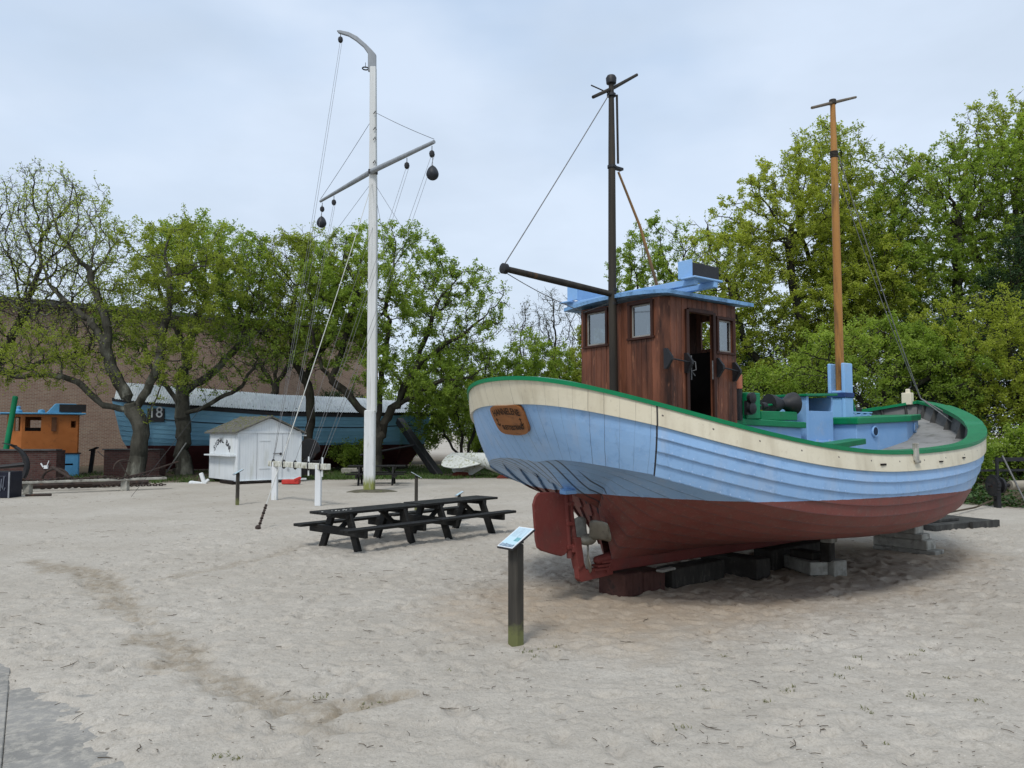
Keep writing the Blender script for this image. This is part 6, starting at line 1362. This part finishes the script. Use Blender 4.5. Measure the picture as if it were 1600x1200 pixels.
def bush(label,x,y,seed,h,w,leaves,leafm,ls=.12,name='leafy_bush',zz=0,grp='bushes under the trees'):
    st_=[S((0,0,0),(.1,0,.3*h),(.15,0,.55*h))]+[S((w*.3*math.cos(a),w*.3*math.sin(a),.28*h),(w*.55*math.cos(a),w*.55*math.sin(a),.5*h),join=(0,0,.06)) for a in (0.3,1.7,2.9,4.2,5.4)]
    return tree(name,label,'bush',x,y,seed,st_,env((0,0,h*.56,w,w*.85,h*.46,1)),int(500+80*w*h),.06,leaves,ls,BARK,leafm,grp,dk=.42,nsd=4,step=.26,twigs=2,lsp=.2)
bush('light green shrub behind the tail fins of the white float',.6,39.5,73,2.8,2.2,9000,LEAF_G)
bush('yellowish tall shrub seen through the gap left of the boat stern',3.2,40.5,79,4.8,2.8,16000,LEAF_O)
bush('green shrub right behind the nose of the white float',5.2,37.5,83,4.2,2.6,14000,LEAF_G)
bush('small shrub at the foot of the leaning trunk',-7.6,37.5,85,1.6,1.2,2500,LEAF_G)
bush('low shrub between the timber shore and the young oak',-.6,40.2,87,2.4,1.9,7000,LEAF_G)
for k,(x,y,h,w,lf,mt,lab) in enumerate(((-6.2,46,5.2,3.0,12000,LEAF_G,'shrub seen under the broad oak right of the mast foot'),(-1.8,47,5.4,3.0,13000,LEAF_G,'tall shrub in the gap above the white float'),(1.9,48.5,5.0,2.8,12000,LEAF_O,'yellow shrub in the gap just left of the boat stern'),(5.2,49,5.6,3.2,13000,LEAF_G,'shrub hidden low behind the stern rail'),(-10.5,48,4.6,3.0,9000,LEAF_D,'dark shrub at the end of the brick building'))): bush(lab,x,y,180+k,h,w,lf,mt,.14)
tree('young_tree','loose green-yellow tree hidden mostly behind the wheelhouse','tree',5.6,44.5,97,
  [S((0,0,0),(0,0,2),(.1,0,4),(0,0,6)),S((-1.2,0,4),(-1.9,0,5.6),join=(0,0,2.4)),S((1.2,0,4.4),(2.0,0,6.2),join=(0,0,2.6))],
  env((.3,0,6.6,2.6,2.2,2.6,2),(.6,0,3.8,3.4,2.4,2.0,2)),1700,.18,19000,.13,BARK,LEAF_O,GL)
for k,(x,y,h,lab) in enumerate(((1.0,38.5,7.2,'small airy oak between the broad oak and the bare tree'),(3.0,41.0,6.6,'small airy oak just left of the wheelhouse, over the stern rail'))):
    tree('young_tree',lab,'tree',x,y,300+k,[S((0,0,0),(.1,0,.25*h),(0,0,.5*h)),S((-.9,0,.38*h),(-1.5,0,.55*h),join=(0,0,.2*h)),S((.9,0,.36*h),(1.6,0,.52*h),join=(0,0,.2*h))],
      env((0,0,h*.72,2.1,1.8,h*.27,2),(0,0,h*.42,2.6,2,h*.25,1.6)),1500,.14,15000,.12,BARK,(LEAF_G,LEAF_Y)[k],GL)
# right-hand side
tree('oak_tree','rounded green tree top rising right behind the wheelhouse roof','tree',8.6,41,101,
  [S((0,0,0),(0,0,3),(.1,0,6),(.2,0,9)),S((-1.6,0,6.4),(-2.2,0,8.4),join=(0,0,4)),S((1.6,0,6.4),(2.6,0,8.4),join=(0,0,4))],
  env((-.6,0,10.8,2.9,2.6,2.6,2.6),(2.6,0,10.4,2.8,2.6,2.8,2.2),(.8,0,7.6,4.4,3,3.0,3),(.5,0,4.4,4.4,3,2.4,1.6)),3100,.28,50000,.135,BARK,LEAF_G,GL)
tree('oak_tree','wide yellow-green oak behind the engine casing, left of the fore mast','tree',11.9,33,103,
  [S((0,0,0),(0,0,1.6),(.2,0,3.0)),S((-.8,0,4.0),(-1.8,0,5.4),(-2.4,0,7.2),join=(.2,0,2.8)),S((.6,0,4.8),(.5,0,6.8),(.2,0,9.0),(.3,0,10.6),join=(.2,0,2.9)),S((1.6,0,4.6),(3.0,0,5.6),(3.8,0,7.2),join=(.2,0,2.8)),S((-1.8,-.6,3.8),(-3.2,-.8,4.4),join=(.2,0,2.6))],
  env((.4,0,10.8,3.0,2.7,3.2,2.4),(-2.2,0,8.6,2.8,2.6,3.2,3.0),(.2,-.4,5.8,4.2,3,2.8,3.2),(3.0,0,7.4,2.8,2.6,3.2,2)),3800,.30,66000,.13,BARK,LEAF_O,GL)
tree('oak_tree','tall ragged oak whose open top rises right behind the fore mast','tree',14.9,34.5,107,
  [S((0,0,0),(0,0,3),(.2,0,6),(0,0,9),(.3,0,12)),S((-1.3,0,9),(-1.9,0,11.4),join=(.1,0,7.5)),S((1.6,0,8.4),(2.6,0,11.0),join=(.1,0,6.5)),S((2.6,0,12.2),(3.6,0,13.8),join=(2.3,0,10.4))],
  env((-.6,0,13.4,2.2,2.2,2.6,2),(2.8,0,12.6,1.8,2.0,2.1,1.4),(.6,0,9.6,3.6,3,2.8,2.6),(.4,0,5.6,3.6,3,3,2)),3400,.32,44000,.13,BARK,LEAF_Y,GL,twigs=3)
tree('oak_tree','large bright green oak filling the upper right, before the ivy-covered tree','tree',20.2,33.5,109,
  [S((0,0,0),(0,0,2.6),(-.3,0,5.0),(-.6,0,8),(-.4,0,11)),S((-2.2,0,6.6),(-3.4,0,8.6),join=(-.3,0,4.6)),S((1.8,0,7.4),(2.4,0,10),join=(-.3,0,5)),S((-1.6,-.4,4.4),(-3.2,-.6,5.0),(-4.4,-.8,5.4),join=(-.1,0,3.2))],
  env((-.8,0,11.8,3.4,2.8,2.8,3),(2.6,0,12.2,2.6,2.6,3.4,2.4),(-3.4,0,8.6,2.6,2.6,2.9,2.2),(.4,0,7.4,3.6,3,3,2)),3800,.36,60000,.13,BARK,LEAF_G,GL)
tree('oak_tree','leafy oak cut by the right edge of the picture, reaching highest there','tree',24.6,36,113,
  [S((0,0,0),(0,0,4),(-.3,0,8),(-.6,0,12)),S((-2.2,0,9),(-3,0,11.6),join=(-.1,0,5.5)),S((2,0,9),(2.6,0,12),join=(-.1,0,5.5))],
  env((-1.0,0,14.2,3.2,2.8,3.6,3),(-1.6,0,9.6,3.8,3,3.6,3)),2600,.34,31000,.14,BARK,LEAF_Y,GL)
tree('ivy_tree','dark ivy-covered trunk and crown standing deep in the shade at the right','tree',20.6,29.6,127,
  [S((0,0,0),(-.1,0,2),(.1,0,4.4),(-.2,0,7.2),(0,0,9)),S((-1.0,0,5.2),(-1.4,0,7.2),join=(0,0,3.6)),S((1.3,0,6.2),(1.6,0,8),join=(0,0,4.4))],
  env((-.2,.2,6.6,2.0,1.6,3.4,3),(1.4,.3,5.0,1.8,1.4,2.8,1.5),(-1.0,.1,3.4,1.5,1.2,2.0,1)),2200,.32,46000,.11,BARK,LEAF_D,GL,dk=.42,clump=.4)
tree('oak_tree','lower spring-green oak in front of the ivy tree, its twigs hanging over the railing','tree',17.6,26.4,131,
  [S((0,0,0),(.1,0,1.4),(-.1,0,2.6)),S((-.9,0,3.2),(-1.8,-.2,4.0),(-2.6,-.3,4.8),join=(-.1,0,2.4)),S((.7,0,3.6),(1.4,0,4.6),join=(-.1,0,2.5)),S((-.4,0,4.0),(-.5,0,5.4),join=(-.1,0,2.6))],
  env((-1.4,-.2,4.6,2.6,2.0,1.9,3),(1.4,0,4.4,2.2,1.8,2.0,2),(-.2,-.6,2.4,3.2,1.4,1.3,1.4)),1900,.17,26000,.105,BARK,LEAF_O,GL,dk=.42)
tree('oak_tree','mid-height green oak right behind the fore cabin, above the bow rail','tree',12.6,25.8,137,
  [S((0,0,0),(.1,0,1.2),(-.1,0,2.2)),S((-.9,0,2.8),(-1.8,-.2,3.6),join=(-.1,0,2.0)),S((.8,0,3.0),(1.7,0,4.0),join=(-.1,0,2.1)),S((0,0,3.6),(.2,0,4.8),join=(-.1,0,2.2))],
  env((-.9,-.1,3.9,2.5,1.8,1.6,3),(1.4,0,3.7,2.2,1.8,1.7,2.4),(.2,-.4,2.0,3.0,1.4,1.2,1.6)),1900,.15,30000,.105,BARK,LEAF_G,GL,dk=.42)
for k,(x,y,h,w,lf,mt,lab) in enumerate(((10.2,28.5,4.4,2.4,15000,LEAF_G,'leafy shrub behind the engine casing, under the yellow-green oak'),(7.6,31.5,3.8,2.2,10000,LEAF_G,'shrub seen just right of the wheelhouse'),(14.9,27.4,4.2,2.4,14000,LEAF_D,'dark shrub in the shade behind the bow'),(17.2,30.0,6.4,2.8,17000,LEAF_D,'tall dark evergreen thicket between fore mast and ivy tree'),(22.6,29.0,5.2,2.6,16000,LEAF_D,'dark evergreen shrub at the right edge behind the railing'),(15.6,23.9,1.7,1.5,7000,LEAF_G,'low light green shrub growing through the railing'),(12.9,22.9,1.5,1.3,6000,LEAF_G,'low bright shrub just right of the bow'),(19.2,25.2,2.2,1.8,8000,LEAF_G,'green shrub at the right edge below the hanging oak twigs'),(13.4,37,7.0,3.4,15000,LEAF_D,'high dark thicket behind the yellow-green oak'),(6.4,44,5,3,9000,LEAF_D,'dark shrub far behind the wheelhouse'),(10.4,38,6,3.2,12000,LEAF_D,'dark thicket behind the wheelhouse and casing'))):
    bush(lab,x,y,200+k,h,w,lf,mt,.125)
# ground ivy and woodland floor plants on the bank: uncountable
def ivy(name,label,xr,yf,n,ls,mat,hmax):
    rg=np.random.default_rng(5); x=rg.uniform(*xr,n*3); e_=np.interp(x,[-60,-16,-12,-8,-4,0,2.2,6,10.2,11.5,13,20,80],[27,27,28.6,30.5,31.0,31.5,30,27,21.8,20.8,19.6,16.5,10]); y=e_+rg.exponential(yf,n*3)+rg.normal(0,.25,n*3); k=vn(x,y,1.2,61)>rg.random(n*3)*.75; x,y=x[k][:n],y[k][:n]
    z=np.array([gz(a,b) for a,b in zip(x,y)])+rg.random(len(x))*hmax*ss(0,1.5,y-np.interp(x,[-60,-16,-12,-8,-4,0,2.2,6,10.2,11.5,13,20,80],[27,27,28.6,30.5,31.0,31.5,30,27,21.8,20.8,19.6,16.5,10])+.3)+.02
    c=np.stack([x,y,z],-1); m=len(c); nr=rg.normal(size=(m,3))*.6; nr[:,2]=np.abs(nr[:,2])+.7; nr/=np.linalg.norm(nr,axis=1)[:,None]; u=np.cross(nr,rg.normal(size=(m,3)));u/=np.linalg.norm(u,axis=1)[:,None];v=np.cross(nr,u); s=ls*rg.uniform(.5,1.3,(m,1))
    V=np.stack([c-u*s*.5,c+v*s*.4,c+u*s*.5,c-v*s*.4],1).reshape(-1,3); return tag(fastmesh(name,V,np.arange(m*4).reshape(-1,4),mat,rnd=rg.random(m)),label,'ground cover',kind='stuff')
ivy('ivy_ground_cover','low ivy and nettles covering the bank right of the boat',(6.5,30),2.6,26000,.10,leafmat('ivy_floor',(.022,.055,.016),(.045,.095,.026),(.085,.14,.045),.25),.38)
# grass strip behind the square on the left and middle
sp=[]
rg=random.Random(4)
for _ in range(1500):
    x=rg.uniform(-20,6); e_=float(np.interp(x,[-60,-16,-12,-8,-4,0,2.2,6],[27,27,28.6,30.5,31.0,31.5,30,27])); y=e_+.5+rg.random()**1.5*12
    d=.45+.55*(vn(np.array(x),np.array(y),.5,91)>.45); 
    if x<-9 and rg.random()<.45: continue
    sp.append((x,y,d))
bladeobj('grass_strip',sp,26,.16,.55,GRASS,'green grass strip in front of the big ship and around the white float','grass',wid=.012)
# two more oaks of the same belt, standing just outside the right edge of the photograph
src=[o for o in bpy.data.objects if o.get('label','').startswith('large bright green oak')][0]
for (x,y,rz,lab) in ((29.5,31.5,1.9,'green oak just beyond the right edge, behind the end of the undergrowth'),(34.0,26.0,3.6,'outermost green oak far beyond the right edge')):
    c=copytree(src,(x,y,gz(x,y)-.05),rz,lab)

# ================================================================ light, sky, camera
w=bpy.data.worlds.new('World'); SC.world=w; w.use_nodes=True; nt=w.node_tree; nt.nodes.clear()
sky=N(nt,'ShaderNodeTexSky',sky_type='NISHITA'); sky.sun_disc=False; sky.sun_elevation=R_(52); sky.sun_rotation=R_(200); sky.air_density=1.2; sky.dust_density=2.5; sky.ozone_density=1.5
tc=N(nt,'ShaderNodeTexCoord').outputs['Generated']
n1=noise(nt,tc,1.6,5,.5,(1,1,2.2)); n2=noise(nt,tc,3.5,5,.5,(1,1,2.5))
sx=N(nt,'ShaderNodeSeparateXYZ'); LK(nt,tc,sx.inputs[0])
# thin overcast veil: pale near the horizon, greyer-blue higher up
veil=N(nt,'ShaderNodeValToRGB'); e=veil.color_ramp.elements; e[0].position=0; e[0].color=(6.6,7.6,8.8,1); e[1].position=.5; e[1].color=(4.2,5.5,7.4,1); e2=e.new(.95); e2.color=(8.5,8.9,9.4,1); LK(nt,sx.outputs[2],veil.inputs[0])
cl=mix(nt,ramp(nt,n1,[(.40,0),(.60,.75)]),veil.outputs[0],(7.0,7.9,9.2)); cl=mix(nt,ramp(nt,n2,[(.45,0),(.68,.55)]),cl,(5.3,6.2,7.4))
col=mix(nt,.88,sky.outputs[0],cl)
bg=N(nt,'ShaderNodeBackground'); bg.inputs[1].default_value=.102; LK(nt,col,bg.inputs[0]); o=N(nt,'ShaderNodeOutputWorld'); LK(nt,bg.outputs[0],o.inputs[0])
ld=bpy.data.lights.new('sun','SUN'); ld.energy=1.75; ld.angle=R_(14); ld.color=(1,.965,.92); lo=bpy.data.objects.new('sun',ld); COL.objects.link(lo)
el,azm=R_(52),R_(200)   # from behind the camera
dv=Vector((math.sin(azm)*math.cos(el),math.cos(azm)*math.cos(el),math.sin(el))); lo.rotation_euler=dv.to_track_quat('Z','Y').to_euler()
cd=bpy.data.cameras.new('camera'); cd.sensor_width=36; cd.lens=36*F/1600; cd.clip_end=3000; cd.clip_start=.05
co_=bpy.data.objects.new('camera',cd); COL.objects.link(co_); co_.location=(0,0,EYE); co_.rotation_euler=(math.pi/2+TH,0,0); SC.camera=co_
SC.view_settings.view_transform='Standard'; SC.view_settings.look='None'; SC.view_settings.gamma=1; SC.view_settings.exposure=0.22
SC.cycles.max_bounces=6; SC.cycles.transparent_max_bounces=8
